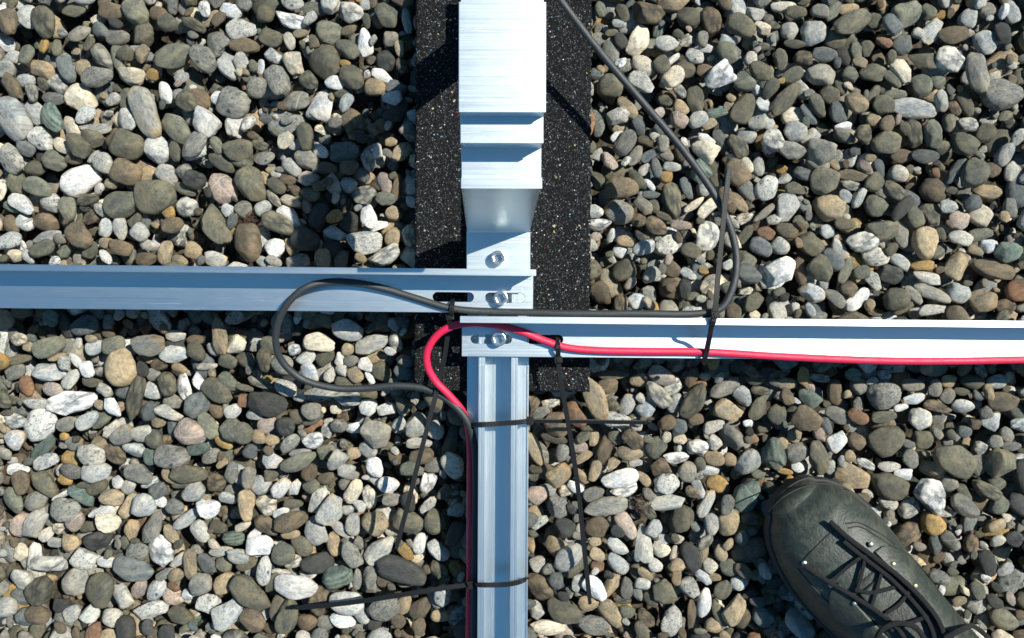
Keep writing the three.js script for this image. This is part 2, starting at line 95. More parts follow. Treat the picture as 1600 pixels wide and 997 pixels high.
[170,90,125,125,0,'B'],[305,100,140,95,-40,'w'],[385,105,110,70,-60,'w'],[595,45,130,75,-10,'b'],[485,95,110,95,10,'m'],[725,20,130,60,5,'g'],[760,120,160,90,-60,'c'],[855,165,150,85,85,'c'],[890,30,120,90,60,'w'],[980,80,130,100,20,'w'],[1230,80,140,110,-80,'w'],[1000,180,130,80,-10,'g'],[1095,320,200,150,20,'o'],[890,330,170,150,50,'t'],[1330,140,110,75,-50,'o'],[1230,215,130,70,-40,'G'],[1265,320,150,140,50,'o'],[535,185,190,110,-55,'p'],[620,230,200,150,-75,'p'],[370,305,210,120,-20,'b'],[200,215,130,125,20,'c'],[90,205,200,90,85,'t'],[205,345,170,110,30,'b'],[510,380,180,140,60,'B'],[755,330,145,90,-85,'B'],[630,460,150,90,75,'t'],[740,510,190,110,60,'X'],[920,495,220,120,-42,'p'],[1085,510,130,75,50,'y'],[1170,460,140,80,-75,'w'],[1290,500,160,100,35,'G'],[1060,620,320,150,22,'d'],[180,455,170,130,10,'w'],[325,510,150,140,40,'m'],[430,470,150,110,40,'o'],[520,590,220,130,-12,'d'],[655,670,190,145,-5,'j'],[400,715,270,150,12,'w'],[115,760,280,140,42,'o'],[200,620,190,90,-80,'G'],[860,685,180,100,-75,'g'],[950,690,90,85,0,'b'],[780,680,130,55,-85,'g'],[535,830,200,150,80,'b'],[720,815,220,140,3,'p'],[950,850,200,160,-20,'X'],[1075,840,130,90,-60,'t'],[810,900,120,80,60,'B'],[690,935,160,90,15,'w'],[1180,870,150,110,-40,'b'],[1300,915,120,80,5,'t'],[1265,800,150,80,60,'g'],[1290,630,140,110,50,'o'],[130,920,170,130,50,'b'],[350,900,210,130,-65,'o'],[270,860,180,80,-75,'o'],[460,960,130,110,0,'b'],[585,960,120,90,10,'g'],[880,960,100,90,-40,'d'],[1035,945,100,85,40,'b'],[300,260,110,60,-25,'w'],[375,205,120,60,0,'m'],[30,870,160,120,-80,'p'],[40,525,150,90,10,'p'],[680,370,150,70,35,'p'],[790,455,90,70,60,'g'],[720,245,80,60,0,'B'],[80,580,150,80,-20,'o'],[240,700,140,80,-50,'o'],[370,570,110,80,-20,'c'],[355,395,120,60,0,'t'],[700,85,90,70,0,'g']]],
[820, 560, 0.2508, [
[440,250,290,130,70,'t'],[320,360,180,120,50,'r'],[560,110,200,60,-2,'o'],[520,180,130,100,0,'b'],[735,140,140,90,0,'t'],[830,230,200,110,45,'g'],[930,175,140,110,-20,'p'],[770,315,130,110,-60,'B'],[650,300,140,90,-70,'p'],[560,305,90,75,60,'o'],[1060,270,240,120,-55,'o'],[950,285,130,90,-60,'G'],[1265,190,210,100,-25,'g'],[1385,245,150,100,50,'p'],[1290,330,190,130,15,'t'],[1480,320,170,100,-60,'o'],[1200,430,150,80,-30,'p'],[1310,500,180,150,30,'v'],[1080,390,100,80,0,'b'],[980,430,110,90,70,'s'],[895,410,110,90,-30,'b'],[555,390,210,100,12,'G'],[200,420,160,150,70,'b'],[165,285,110,60,-5,'c'],[190,500,170,80,20,'o'],[100,350,120,80,-10,'g'],[60,570,220,90,65,'t'],[235,605,120,90,-70,'X'],[345,560,120,90,20,'k'],[370,630,130,55,-30,'t'],[440,510,100,65,-80,'t'],[500,590,190,110,-75,'b'],[580,500,110,90,40,'o'],[675,510,150,110,60,'b'],[660,600,160,90,5,'t'],[830,570,150,120,-40,'m'],[955,635,155,80,3,'w'],[1100,570,140,110,20,'w'],[895,500,70,70,0,'c'],[985,520,90,60,-10,'c'],[1160,710,140,65,5,'w'],[1215,795,130,105,15,'y'],[1205,640,130,100,20,'t'],[1300,645,90,80,70,'t'],[1420,665,180,130,-50,'B'],[870,710,150,120,40,'b'],[895,790,160,130,-20,'G'],[1020,715,130,110,-70,'g'],[600,760,230,110,-15,'w'],[630,840,170,80,-15,'w'],[215,740,170,130,-40,'t'],[75,855,120,120,60,'k'],[145,835,110,80,10,'g'],[260,840,90,75,0,'c'],[440,860,140,90,-20,'g'],[510,930,270,110,-10,'g'],[210,940,160,130,60,'X'],[895,905,235,110,-5,'p'],[770,950,170,70,50,'o'],[1100,830,130,70,60,'B'],[1145,920,190,70,-62,'p'],[755,765,130,60,45,'t'],[700,655,90,55,-5,'p'],[1410,415,65,50,0,'w'],[360,750,110,70,50,'t'],[95,690,140,70,0,'b'],[60,740,90,80,0,'m'],[1090,175,120,50,-10,'r'],[1490,210,120,55,10,'o'],[1460,140,120,70,0,'o'],[1140,120,80,50,0,'c'],[1560,600,200,150,80,'j']]],
[820, 747, 0.2508, [
[990,280,180,150,-70,'o'],[460,320,150,140,30,'b'],[250,335,140,120,20,'d'],[205,450,155,145,20,'t'],[270,500,210,130,-35,'B'],[445,415,85,60,0,'t'],[640,310,190,100,60,'k'],[745,440,230,110,85,'p'],[590,450,150,80,40,'p'],[860,470,115,90,15,'c'],[590,560,160,95,40,'B'],[460,500,110,80,30,'t'],[830,570,100,85,30,'w'],[945,490,100,45,-75,'c'],[1045,500,190,110,75,'d'],[1130,490,130,60,-65,'t'],[1165,570,100,90,40,'c'],[1130,640,130,65,50,'w'],[1055,710,150,110,40,'p'],[880,730,170,140,40,'o'],[1140,805,190,85,-80,'w'],[935,920,180,130,-60,'G'],[1295,585,120,110,0,'m'],[1250,720,130,100,-40,'m'],[1360,680,110,90,-10,'G'],[1310,830,200,120,-65,'t'],[1370,900,130,110,-60,'b'],[1500,890,150,120,50,'s'],[1240,490,110,80,60,'t'],[1190,950,100,90,30,'t'],[95,700,200,140,40,'b'],[250,850,240,150,30,'o'],[405,810,130,100,10,'t'],[545,870,200,110,55,'t'],[550,695,160,90,-65,'t'],[645,700,130,75,-85,'X'],[150,960,220,110,0,'c'],[430,950,220,120,10,'X'],[340,680,110,80,-75,'p'],[80,560,100,100,0,'p'],[330,570,200,90,-30,'o'],[770,910,130,100,30,'b'],[1055,880,200,60,-88,'b'],[90,290,120,80,-40,'p'],[30,420,130,70,80,'t'],[1230,870,180,80,60,'o'],[740,670,100,80,20,'B'],[760,620,110,60,40,'t'],[960,640,110,60,-80,'t'],[645,860,100,80,20,'m'],[620,780,110,60,10,'o'],[715,745,100,60,80,'g'],[800,780,110,80,50,'o'],[75,850,120,90,60,'p'],[1130,410,130,80,-30,'g'],[1200,640,80,50,10,'t']]],
[1200, 560, 0.2508, [
[560,755,220,160,12,'t'],[775,810,250,160,20,'o'],[1040,855,230,180,40,'w'],[995,390,145,140,0,'p'],[1430,410,125,120,0,'B'],[755,235,210,190,10,'X'],[770,520,220,180,-30,'o'],[760,375,170,80,-8,'o'],[945,260,140,70,-5,'w'],[860,315,95,45,-10,'w'],[460,525,150,110,-50,'w'],[580,530,120,100,40,'b'],[350,490,100,70,70,'k'],[250,380,190,160,15,'b'],[480,370,190,100,25,'g'],[280,265,150,110,35,'j'],[450,220,160,90,85,'b'],[145,165,130,80,0,'t'],[280,170,130,60,45,'k'],[345,130,150,50,8,'p'],[80,360,130,120,-60,'o'],[200,600,150,120,-20,'g'],[320,620,220,120,70,'o'],[415,690,90,70,-70,'p'],[220,690,100,70,-10,'w'],[130,718,100,40,10,'y'],[540,625,80,70,50,'t'],[640,670,130,55,30,'p'],[790,690,140,65,0,'G'],[880,740,120,70,0,'w'],[925,640,120,105,80,'X'],[1005,520,120,115,0,'o'],[1180,640,300,180,35,'o'],[1480,670,190,170,-60,'o'],[1075,715,160,120,0,'t'],[1240,930,190,110,35,'g'],[1490,940,130,100,-50,'m'],[1470,800,110,90,0,'m'],[920,950,150,110,-40,'p'],[780,920,130,70,20,'p'],[650,860,80,70,0,'c'],[1130,980,130,50,0,'p'],[1170,800,120,110,20,'g'],[1380,830,190,90,30,'o'],[1255,310,150,100,20,'B'],[1100,310,190,70,15,'b'],[1160,240,100,90,-60,'g'],[1080,190,110,80,-80,'g'],[940,175,140,80,5,'g'],[605,180,110,110,0,'g'],[1170,150,110,80,0,'t'],[1320,150,140,100,0,'o'],[1470,155,130,90,-10,'p'],[50,600,200,120,85,'m'],[110,540,80,70,30,'t'],[1350,240,80,60,30,'s'],[1245,215,110,50,8,'o'],[1535,490,100,85,50,'g'],[1460,530,90,80,0,'g'],[1370,570,95,85,0,'p'],[1090,480,90,60,40,'g'],[1270,470,90,80,0,'s'],[1330,420,70,70,0,'b'],[1180,490,70,60,60,'m'],[1260,860,140,70,60,'o'],[910,545,80,50,20,'g'],[1020,605,60,45,0,'t'],[390,430,110,60,70,'s'],[1560,560,120,60,0,'g']]],
];
// ---------------------------------------------------------------- ground and gravel
const groundMap = (() => { const a = tileNoise(64, 5), b = tileNoise(16, 6); return pixels(256, 256, (i, j, c) => { const v = 0.22 + 0.3 * a(i / 4, j / 4) + 0.2 * b(i / 16, j / 16); c[0] = v * 1.05; c[1] = v; c[2] = v * 0.9; }, true); })();
const groundMat = new THREE.MeshStandardMaterial({ map: repeatOf(groundMap, 400, 400), roughness: 1, color: new THREE.Color().setRGB(0.16, 0.145, 0.12) });
const ground = mesh('ground', new THREE.PlaneGeometry(60, 60).rotateX(-Math.PI / 2), groundMat);
ground.position.y = -0.045; ground.userData.kind = 'structure';

// kind of stone -> base colour (linear) and the grains it may have
const STONE = {
  o: [[0.138, 0.128, 0.086], [0, 1, 2, 12, 3, 5]], m: [[0.168, 0.168, 0.122], [0, 1, 2, 9, 12, 5]], d: [[0.056, 0.057, 0.050], [0, 1, 7, 3]],
  g: [[0.272, 0.258, 0.212], [0, 1, 2, 5, 14, 3]], p: [[0.490, 0.475, 0.415], [2, 3, 5, 13, 14, 15]], w: [[0.720, 0.705, 0.660], [3, 5, 13, 2, 14]],
  c: [[0.620, 0.550, 0.420], [2, 3, 5, 13]], t: [[0.385, 0.300, 0.185], [0, 2, 5, 14, 12]], b: [[0.160, 0.122, 0.076], [0, 1, 2, 12, 3]],
  y: [[0.430, 0.275, 0.095], [1, 2, 14]], r: [[0.250, 0.140, 0.078], [1, 2, 5]], B: [[0.425, 0.428, 0.395], [0, 1, 5, 2, 12]],
  s: [[0.140, 0.155, 0.148], [0, 1, 9, 7, 5]], k: [[0.400, 0.325, 0.270], [2, 4, 11, 5]], G: [[0.500, 0.495, 0.455], [4, 6, 15, 4]],
  X: [[0.250, 0.248, 0.216], [6, 7, 4, 15]], v: [[0.260, 0.252, 0.210], [10, 11]], j: [[0.145, 0.188, 0.152], [8, 9, 10, 1]],
};
const stoneAtlas = (() => {
  const N = 1024, C = 256, n8 = tileNoise(8, 11), n16 = tileNoise(16, 12), n32 = tileNoise(32, 13), n64 = tileNoise(64, 14), n128 = tileNoise(128, 15);
  const speck = (cells, count, rmin, rmax, seed) => { const r = rng(seed), f = new Float32Array(C * C); for (let q = 0; q < count; q++) { const x = r() * C, y = r() * C, rad = lerp(rmin, rmax, r() * r()), st = 0.5 + 0.5 * r(), e = 0.6 + r() * 0.8; const R = Math.ceil(rad * 1.5); for (let dy = -R; dy <= R; dy++) for (let dx = -R; dx <= R; dx++) { const k = 1 - Math.hypot(dx * e, dy / e) / rad; if (k > 0) { const o = ((Math.floor(y + dy) + C) % C) * C + (Math.floor(x + dx) + C) % C; f[o] = Math.max(f[o], st * Math.min(1, k * 2.5)); } } } return f; };
  const sp = { dense: speck(0, 420, 2.5, 8, 21), sparse: speck(0, 70, 2, 7, 22), salt: speck(0, 380, 2, 7, 23), salt2: speck(0, 330, 2, 7, 24), white: speck(0, 260, 2, 6, 25), pits: speck(0, 110, 2, 5, 26), lich: speck(0, 46, 6, 20, 27) };
  return pixels(N, N, (i, j, c) => {
    const cell = Math.floor(j / C) * 4 + Math.floor(i / C), x = i % C, y = j % C, o = y * C + x, s = x / C, t = y / C, sh = cell * 3.7;
    const fine = n128(s * 44 + sh, t * 44) * 0.45 + n64(s * 21 + sh, t * 21 + sh) * 0.55 - 0.5, mid = n16(s * 9 + sh, t * 9 + sh) - 0.5, big = n8(s * 3.2 + sh, t * 3.2 + sh) - 0.5;
    let v = 0.77 + 0.68 * fine + 0.30 * mid + 0.16 * big, warm = 0.18 * big + 0.10 * mid;
    if (cell === 1) v += 0.14 * big; else if (cell === 2) { v += 0.30 * big + 0.16 * mid; warm *= 2; }
    else if (cell === 3) v = v - 0.05 + 0.3 * smooth(0.05, 0.2, mid + big * 0.6) - 0.2 * smooth(0.1, 0.3, -mid - big * 0.5);
    else if (cell === 4) v = v + 0.1 - 0.62 * sp.dense[o]; else if (cell === 5) v = v + 0.04 - 0.5 * sp.sparse[o] + 0.1 * big;
    else if (cell === 6) v = v - 0.12 + 0.36 * sp.salt[o] - 0.42 * sp.salt2[o]; else if (cell === 7) v = v - 0.22 + 0.5 * sp.white[o];
    else if (cell === 8) v = v - 0.06 + 0.22 * Math.sin(t * 34 + 9 * n8(s * 3, t * 3) + 3 * s); else if (cell === 9) v = v + 0.13 * Math.sin(t * 22 + s * 8 + 12 * n8(s * 2.4, t * 2.4));
    else if (cell === 10) { const q = Math.abs(s + 0.35 * t - 0.62 + 0.10 * n8(s * 4, t * 4)); v = v - 0.12 + 0.75 * smooth(0.03, 0.008, q); }
    else if (cell === 11) { const q = Math.abs(s - 0.45 - 0.4 * (t - 0.5) + 0.12 * n8(s * 4, t * 4)), q2 = Math.abs(t - 0.55 + 0.3 * (s - 0.5) + 0.15 * n8(s * 5 + 3, t * 5)); v = v - 0.08 + 0.6 * Math.max(smooth(0.028, 0.006, q), smooth(0.02, 0.005, q2)); }
    else if (cell === 12) v = v - 0.45 * sp.pits[o] + 0.12 * big; else if (cell === 13) { const q = Math.abs(n16(s * 5 + 1, t * 5) - 0.5); v = v + 0.05 - 0.55 * smooth(0.02, 0.0, q) * smooth(0.4, 0.6, n8(s * 3, t * 3 + 4)); }
    else if (cell === 14) { const q = smooth(0.0, 0.12, big + 0.25 * mid); v -= 0.22 * q; warm += 0.22 * q; } else if (cell === 15) v = v - 0.05 - 0.42 * sp.lich[o] * (0.5 + n32(s * 24, t * 24)) + 0.2 * mid;
    v = clamp(v, 0.08, 1);
    c[0] = Math.pow(clamp(v * (1 + warm), 0, 1), 0.4545); c[1] = Math.pow(clamp(v * (1 + warm * 0.25), 0, 1), 0.4545); c[2] = Math.pow(clamp(v * (1 - warm * 0.8), 0, 1), 0.4545);
  }, true);
})();
const stoneBump = (() => { const a = tileNoise(128, 31), b = tileNoise(64, 32), d = tileNoise(256, 33); return pixels(512, 512, (i, j, c) => { c[0] = c[1] = c[2] = 0.4 * a(i / 4, j / 4) + 0.35 * b(i / 8, j / 8) + 0.25 * d(i / 2, j / 2); }); })();

// rounded, slightly uneven pebble of unit half-axes
const shapeCache = new Map();
function pebbleShape(variant, detail) {
  const key = variant + '/' + detail;
  if (shapeCache.has(key)) return shapeCache.get(key);
  let g = new THREE.IcosahedronGeometry(1, detail); g.deleteAttribute('uv'); g.deleteAttribute('normal'); g = mergeVertices(g, 1e-4);
  const r = rng(900 + variant * 17), angular = variant >= 10, p = angular ? 2.5 + r() * 0.7 : 2.05 + r() * 0.5, amp = angular ? 0.17 : 0.10, pos = g.attributes.position, v = new THREE.Vector3(), cuts = [];
  for (let q = 0; q < (angular ? 7 : 3); q++) { const a = r() * 6.28, e = (r() - 0.35) * 1.5; cuts.push([new THREE.Vector3(Math.cos(a) * Math.cos(e), Math.sin(e), Math.sin(a) * Math.cos(e)), angular ? 0.68 + r() * 0.2 : 0.80 + r() * 0.14]); }
  const sk = (r() - 0.5) * 0.5, egg = (r() - 0.5) * 0.5, bend = (r() - 0.5) * 0.34;
  for (let i = 0; i < pos.count; i++) {
    v.fromBufferAttribute(pos, i).normalize();
    const d = v.clone();
    v.multiplyScalar(Math.pow(Math.abs(d.x) ** p + Math.abs(d.y) ** p + Math.abs(d.z) ** p, -1 / p));
    v.multiplyScalar(1 + amp * (1.7 * noise(d.x * 1.25 + variant * 3.1, d.y * 1.25, d.z * 1.25 + 5) + 0.55 * noise(d.x * 2.9, d.y * 2.9 + variant, d.z * 2.9)) + 0.035 * noise(d.x * 6.3 + variant, d.y * 6.3, d.z * 6.3));
    for (const [n, c] of cuts) { const h = v.dot(n) - c; if (h > -0.06) v.addScaledVector(n, -(h > 0.06 ? h * 0.93 : (h + 0.06) ** 2 * 3.5)); }
    v.z += sk * v.x * 0.22; v.z *= 1 + egg * v.x; v.z += bend * (v.x * v.x - 0.4); v.y *= 1 + 0.2 * egg * v.z;
    pos.setXYZ(i, v.x, v.y, v.z);
  }
  g.computeBoundingBox(); const b = g.boundingBox, cx = (b.min.x + b.max.x) / 2, cy = (b.min.y + b.max.y) / 2, cz = (b.min.z + b.max.z) / 2;
  g.translate(-cx, -cy, -cz); g.scale(2 / (b.max.x - b.min.x), 2 / (b.max.y - b.min.y), 2 / (b.max.z - b.min.z)); g.computeVertexNormals();
  shapeCache.set(key, g); return g;
}
const geoCache = new Map();
function pebbleGeometry(variant, cell, detail) {                  // the shape with its grain laid on from above
  const key = variant + '/' + cell + '/' + detail;
  if (geoCache.has(key)) return geoCache.get(key);
  const g = pebbleShape(variant, detail).clone(), p = g.attributes.position, uv = new Float32Array(p.count * 2), cx = cell % 4, cy = Math.floor(cell / 4);
  for (let i = 0; i < p.count; i++) { uv[i * 2] = (cx + 0.5 + 0.44 * clamp(p.getX(i) + 0.18 * p.getY(i), -1.1, 1.1)) / 4; uv[i * 2 + 1] = (cy + 0.5 + 0.44 * clamp(p.getZ(i) - 0.15 * p.getY(i), -1.1, 1.1)) / 4; }
  g.setAttribute('uv', new THREE.BufferAttribute(uv, 2)); geoCache.set(key, g); return g;
}

// drop the stones one by one onto a height field
const GX0 = -1.0, GX1 = 1.05, GZ0 = -0.8, GZ1 = 0.85, CELL = 0.002, GW = Math.round((GX1 - GX0) / CELL), GH = Math.round((GZ1 - GZ0) / CELL);
const field = new Float32Array(GW * GH).fill(-0.045);
const kept = new Uint8Array(GW * GH);                               // cells covered by a stone seen in the photograph
const stones = [], R = rng(4711);
function each(x, z, a, b, yaw, scale, f) {
  const c = Math.cos(yaw), s = Math.sin(yaw), r = Math.max(a, b) * scale, i0 = Math.max(0, Math.floor((x - r - GX0) / CELL)), i1 = Math.min(GW - 1, Math.ceil((x + r - GX0) / CELL)), j0 = Math.max(0, Math.floor((z - r - GZ0) / CELL)), j1 = Math.min(GH - 1, Math.ceil((z + r - GZ0) / CELL));
  for (let j = j0; j <= j1; j++) for (let i = i0; i <= i1; i++) {
    const dx = GX0 + (i + 0.5) * CELL - x, dz = GZ0 + (j + 0.5) * CELL - z, u = (dx * c + dz * s) / (a * scale), v = (-dx * s + dz * c) / (b * scale), q = u * u + v * v;
    if (q < 1) f(j * GW + i, q);
  }
}
function rest(x, z, a, b, c, yaw) { let y = -1; each(x, z, a, b, yaw, 0.84, (o, q) => { const h = field[o] + c * Math.sqrt(1 - q * 0.84 * 0.84); if (h > y) y = h; }); return y; }
function settle(st) { each(st.x, st.z, st.a, st.b, st.yaw, 1, (o, q) => { const h = st.y + st.c * Math.sqrt(1 - q); if (h > field[o]) field[o] = h; if (st.seen) kept[o] = 1; }); stones.push(st); }
const matInside = (x, z, g) => { const u = x - 0.0130 - z * -0.0052; return Math.abs(u) < 0.087 - g && z < 0.0835 - g; };
const KINDS = 'oooooooommmmdddgggggpppppwwccctttttbbbbbbbyrBBssskGGXXXXvj';
function style(st, kind) {
  st.kind = kind; const [col, cells] = STONE[kind]; st.cell = cells[Math.floor(R() * cells.length)];
  st.variant = 'wGcp'.includes(kind) && R() < 0.5 ? 10 + Math.floor(R() * 10)   : R() < 0.1 ? 10 + Math.floor(R() * 10) : Math.floor(R() * 10);
  const k = 0.8 + 0.42 * R(), w = (R() - 0.5) * 0.1; st.tone = [col[0] * k * (1 + w), col[1] * k, col[2] * k * (1 - w)];
  const edge = R() < 0.3 ? 1.5 : 0.5; st.tx = (R() - 0.5) * edge; st.tz = (R() - 0.5) * 0.6; return st;
}
// lower layers, so that gaps show stones and not a floor
function fill(count, dmin, dmax, power, limit, tries, avoid) {
  for (let n = 0; n < count; n++) {
    const d = lerp(dmin, dmax, Math.pow(R(), power)) / 2, a = d * (1 + 0.35 * R()), b = d * (0.72 + 0.2 * R()), c = b * (0.55 + 0.3 * R()), yaw = R() * Math.PI;
    let best = null;
    for (let t = 0; t < tries; t++) {
      const x = lerp(GX0 + a, GX1 - a, R()), z = lerp(GZ0 + a, GZ1 - a, R());
      if (avoid && matInside(x, z, 0.004)) continue;
      if (avoid) { let hit = 0, all = 0; each(x, z, a, b, yaw, 1, (o) => { all++; hit += kept[o]; }); if (hit > 0.3 * all) continue; }
      const y = rest(x, z, a, b, c, yaw);
      if (y + c < limit && (!best || y + c < best.y + best.c)) best = { x, z, y, a, b, c, yaw };
    }
    if (best) settle(style(best, KINDS[Math.floor(R() * KINDS.length)]));
  }
}
fill(6500, 0.014, 0.032, 1.3, -0.014, 3, false);
fill(5000, 0.008, 0.014, 1, -0.016, 4, false);
// the stones one can tell apart in the photograph, small ones first so that the big ones lie on top
const listed = [];
for (const [ox, oy, k, list] of TILES) for (const [x, y, w, h, turn, kind] of list) listed.push({ x: PX(ox + x * k), z: PZ(oy + y * k), a: w * k * K * 0.525, b: h * k * K * 0.525, yaw: turn * Math.PI / 180, kind });
listed.sort((p, q) => p.a * p.b - q.a * q.b);
for (const st of listed) {
  st.c = st.b * (0.58 + 0.26 * R()); st.seen = true;
  if (matInside(st.x, st.z, -0.25 * st.b)) continue;
  const top = clamp(rest(st.x, st.z, st.a, st.b, st.c, st.yaw) + st.c, -0.006 + 0.3 * (st.b - 0.012), 0.002 + 0.006 * R());
  st.y = top - st.c; settle(style(st, st.kind));
}
fill(5200, 0.018, 0.034, 1.8, 0.0045, 4, true);
fill(8000, 0.009, 0.019, 1.1, 0.0005, 4, true);
fill(6000, 0.006, 0.011, 1, -0.004, 4, true);

const gravel = new THREE.Group(); gravel.name = 'gravel_bed'; gravel.userData = { kind: 'structure', label: 'bed of loose rounded river pebbles covering the flat roof' }; scene.add(gravel);
const inView = (st) => st.x > PX(-40) && st.x < PX(1640) && st.z > PZ(-40) && st.z < PZ(1037);
const matrixOf = (st) => new THREE.Matrix4().compose(new THREE.Vector3(st.x, st.y, st.z), new THREE.Quaternion().setFromEuler(new THREE.Euler(0, -st.yaw, 0)).multiply(new THREE.Quaternion().setFromEuler(new THREE.Euler(st.tx, 0, st.tz * st.b / st.a))), new THREE.Vector3(st.a, st.c, st.b));
const pebbleLook = { map: stoneAtlas, roughness: 0.66, bumpMap: repeatOf(stoneBump, 6, 6), bumpScale: 0.0007 };
const pebbleMats = new Map();
function pebbleMat(st) { const k = st.kind + '/' + Math.floor(R() * 4), [c] = STONE[st.kind]; if (!pebbleMats.has(k)) { const f = 0.82 + 0.14 * Number(k.split('/')[1]); pebbleMats.set(k, new THREE.MeshStandardMaterial({ ...pebbleLook, color: new THREE.Color().setRGB(Math.min(0.8, c[0] * f), Math.min(0.78, c[1] * f), Math.min(0.75, c[2] * f)) })); } return pebbleMats.get(k); }
const open = (st) => st.seen && st.y + st.c > -0.008 && st.x > PX(6) && st.x < PX(1594) && st.z > PZ(6) && st.z < PZ(991);
const single = new Set(stones.filter(open).sort((p, q) => q.a * q.b - p.a * p.b).slice(0, 300));
for (const st of single) { const m = mesh('pebble', pebbleGeometry(st.variant, st.cell, 5), pebbleMat(st), gravel); m.applyMatrix4(matrixOf(st)); }
// the rest inside the frame: one mesh of many small stones
{
  const rest = stones.filter((st) => inView(st) && !single.has(st)), parts = rest.map((st) => [st, pebbleGeometry(st.variant, st.cell, st.y + st.c < -0.014 || st.b < 0.005 ? 2 : 3)]);
  let nv = 0, ni = 0; for (const [, g] of parts) { nv += g.attributes.position.count; ni += g.index.count; }
  const P = new Float32Array(nv * 3), N = new Float32Array(nv * 3), U = new Float32Array(nv * 2), C = new Float32Array(nv * 3), I = new Uint32Array(ni), v = new THREE.Vector3(), nm = new THREE.Matrix3(); let vo = 0, io = 0;
  for (const [st, g] of parts) {
    const M = matrixOf(st), p = g.attributes.position, n = g.attributes.normal; nm.getNormalMatrix(M);
    for (let i = 0; i < p.count; i++) { v.fromBufferAttribute(p, i).applyMatrix4(M).toArray(P, (vo + i) * 3); v.fromBufferAttribute(n, i).applyMatrix3(nm).normalize().toArray(N, (vo + i) * 3); C.set(st.tone, (vo + i) * 3); }
    U.set(g.attributes.uv.array, vo * 2); for (let i = 0; i < g.index.count; i++) I[io + i] = g.index.array[i] + vo; vo += p.count; io += g.index.count;
  }
  const g = new THREE.BufferGeometry(); g.setAttribute('position', new THREE.BufferAttribute(P, 3)); g.setAttribute('normal', new THREE.BufferAttribute(N, 3)); g.setAttribute('uv', new THREE.BufferAttribute(U, 2)); g.setAttribute('color', new THREE.BufferAttribute(C, 3)); g.setIndex(new THREE.BufferAttribute(I, 1));
  mesh('small_pebbles', g, new THREE.MeshStandardMaterial({ ...pebbleLook, vertexColors: true }), gravel).userData.kind = 'stuff';
  console.log('stones', stones.length, 'in view', rest.length, 'tris', ni / 3, 'single', single.size);
}
{
  const far = stones.filter((st) => !inView(st)), im = new THREE.InstancedMesh(pebbleGeometry(3, 2, 3), new THREE.MeshStandardMaterial({ ...pebbleLook }), far.length); im.name = 'surrounding_pebbles'; im.userData.kind = 'stuff'; im.castShadow = im.receiveShadow = true;
  far.forEach((st, i) => { im.setMatrixAt(i, matrixOf(st)); im.setColorAt(i, new THREE.Color().setRGB(...st.tone)); }); gravel.add(im);
}
// ---------------------------------------------------------------- materials of the mounting
const streaks = (() => { const a = tileNoise(256, 41), b = tileNoise(32, 42), e = tileNoise(64, 43); return pixels(512, 512, (i, j, c) => { const v = 0.7 * a(i / 512 + 3, j / 2) + 0.3 * e(i / 512, j / 8); c[0] = c[1] = c[2] = v; }); })();
const blotch = (() => { const b = tileNoise(32, 44), e = tileNoise(128, 45), f = tileNoise(256, 46); const sc = new Float32Array(512 * 512), q = rng(47); for (let n = 0; n < 46; n++) { let x = q() * 512, y = q() * 512; const an = (q() - 0.5) * (q() < 0.6 ? 0.5 : 3), L = 8 + q() * 50, st = 0.3 + 0.7 * q(); for (let k = 0; k < L; k++) { x += Math.cos(an); y += Math.sin(an); sc[(Math.floor(y + 1024) % 512) * 512 + Math.floor(x + 1024) % 512] = st; } } return (k0, k1, along) => pixels(512, 512, (i, j, c) => { const v = lerp(k0, k1, 0.22 * b(i / 16, j / 16) + 0.12 * e(i / 4, j / 4) + 0.66 * f(along ? i / 512 : i / 2, j / 2)); c[0] = c[1] = c[2] = v + 0.14 * sc[j * 512 + i]; }); })();
const aluRough = blotch(0.315, 0.385, true);
function alu(rx, ry, k = 0.74, turn) { const r = repeatOf(aluRough, rx, ry), b = repeatOf(streaks, rx, ry); if (turn) { r.rotation = b.rotation = Math.PI / 2; } return new THREE.MeshStandardMaterial({ color: new THREE.Color().setRGB(k * 0.90, k * 0.99, k * 1.02), metalness: 1, roughness: 1, roughnessMap: r, bumpMap: b, bumpScale: 0.00002 }); }
const aluX = alu(3, 9), aluZ = alu(3, 9, 0.74, true), steel = new THREE.MeshStandardMaterial({ color: new THREE.Color().setRGB(0.72, 0.71, 0.69), metalness: 1, roughness: 0.24 });
const plasticBlack = new THREE.MeshPhysicalMaterial({ color: new THREE.Color().setRGB(0.010, 0.011, 0.012), roughness: 0.42, specularIntensity: 0.36 });
const sheathBump = repeatOf(stoneBump, 2, 6);
const cableBlack = new THREE.MeshStandardMaterial({ color: new THREE.Color().setRGB(0.022, 0.026, 0.029), roughness: 0.5, bumpMap: sheathBump, bumpScale: 0.0001 });
const cableRed = new THREE.MeshStandardMaterial({ color: new THREE.Color().setRGB(0.56, 0.014, 0.06), roughness: 0.45, bumpMap: sheathBump, bumpScale: 0.0001 });
const CX = 0.0092, HALF = 0.0302;                                     // rail axis and half width
const RAIL_TOP = 0.054;

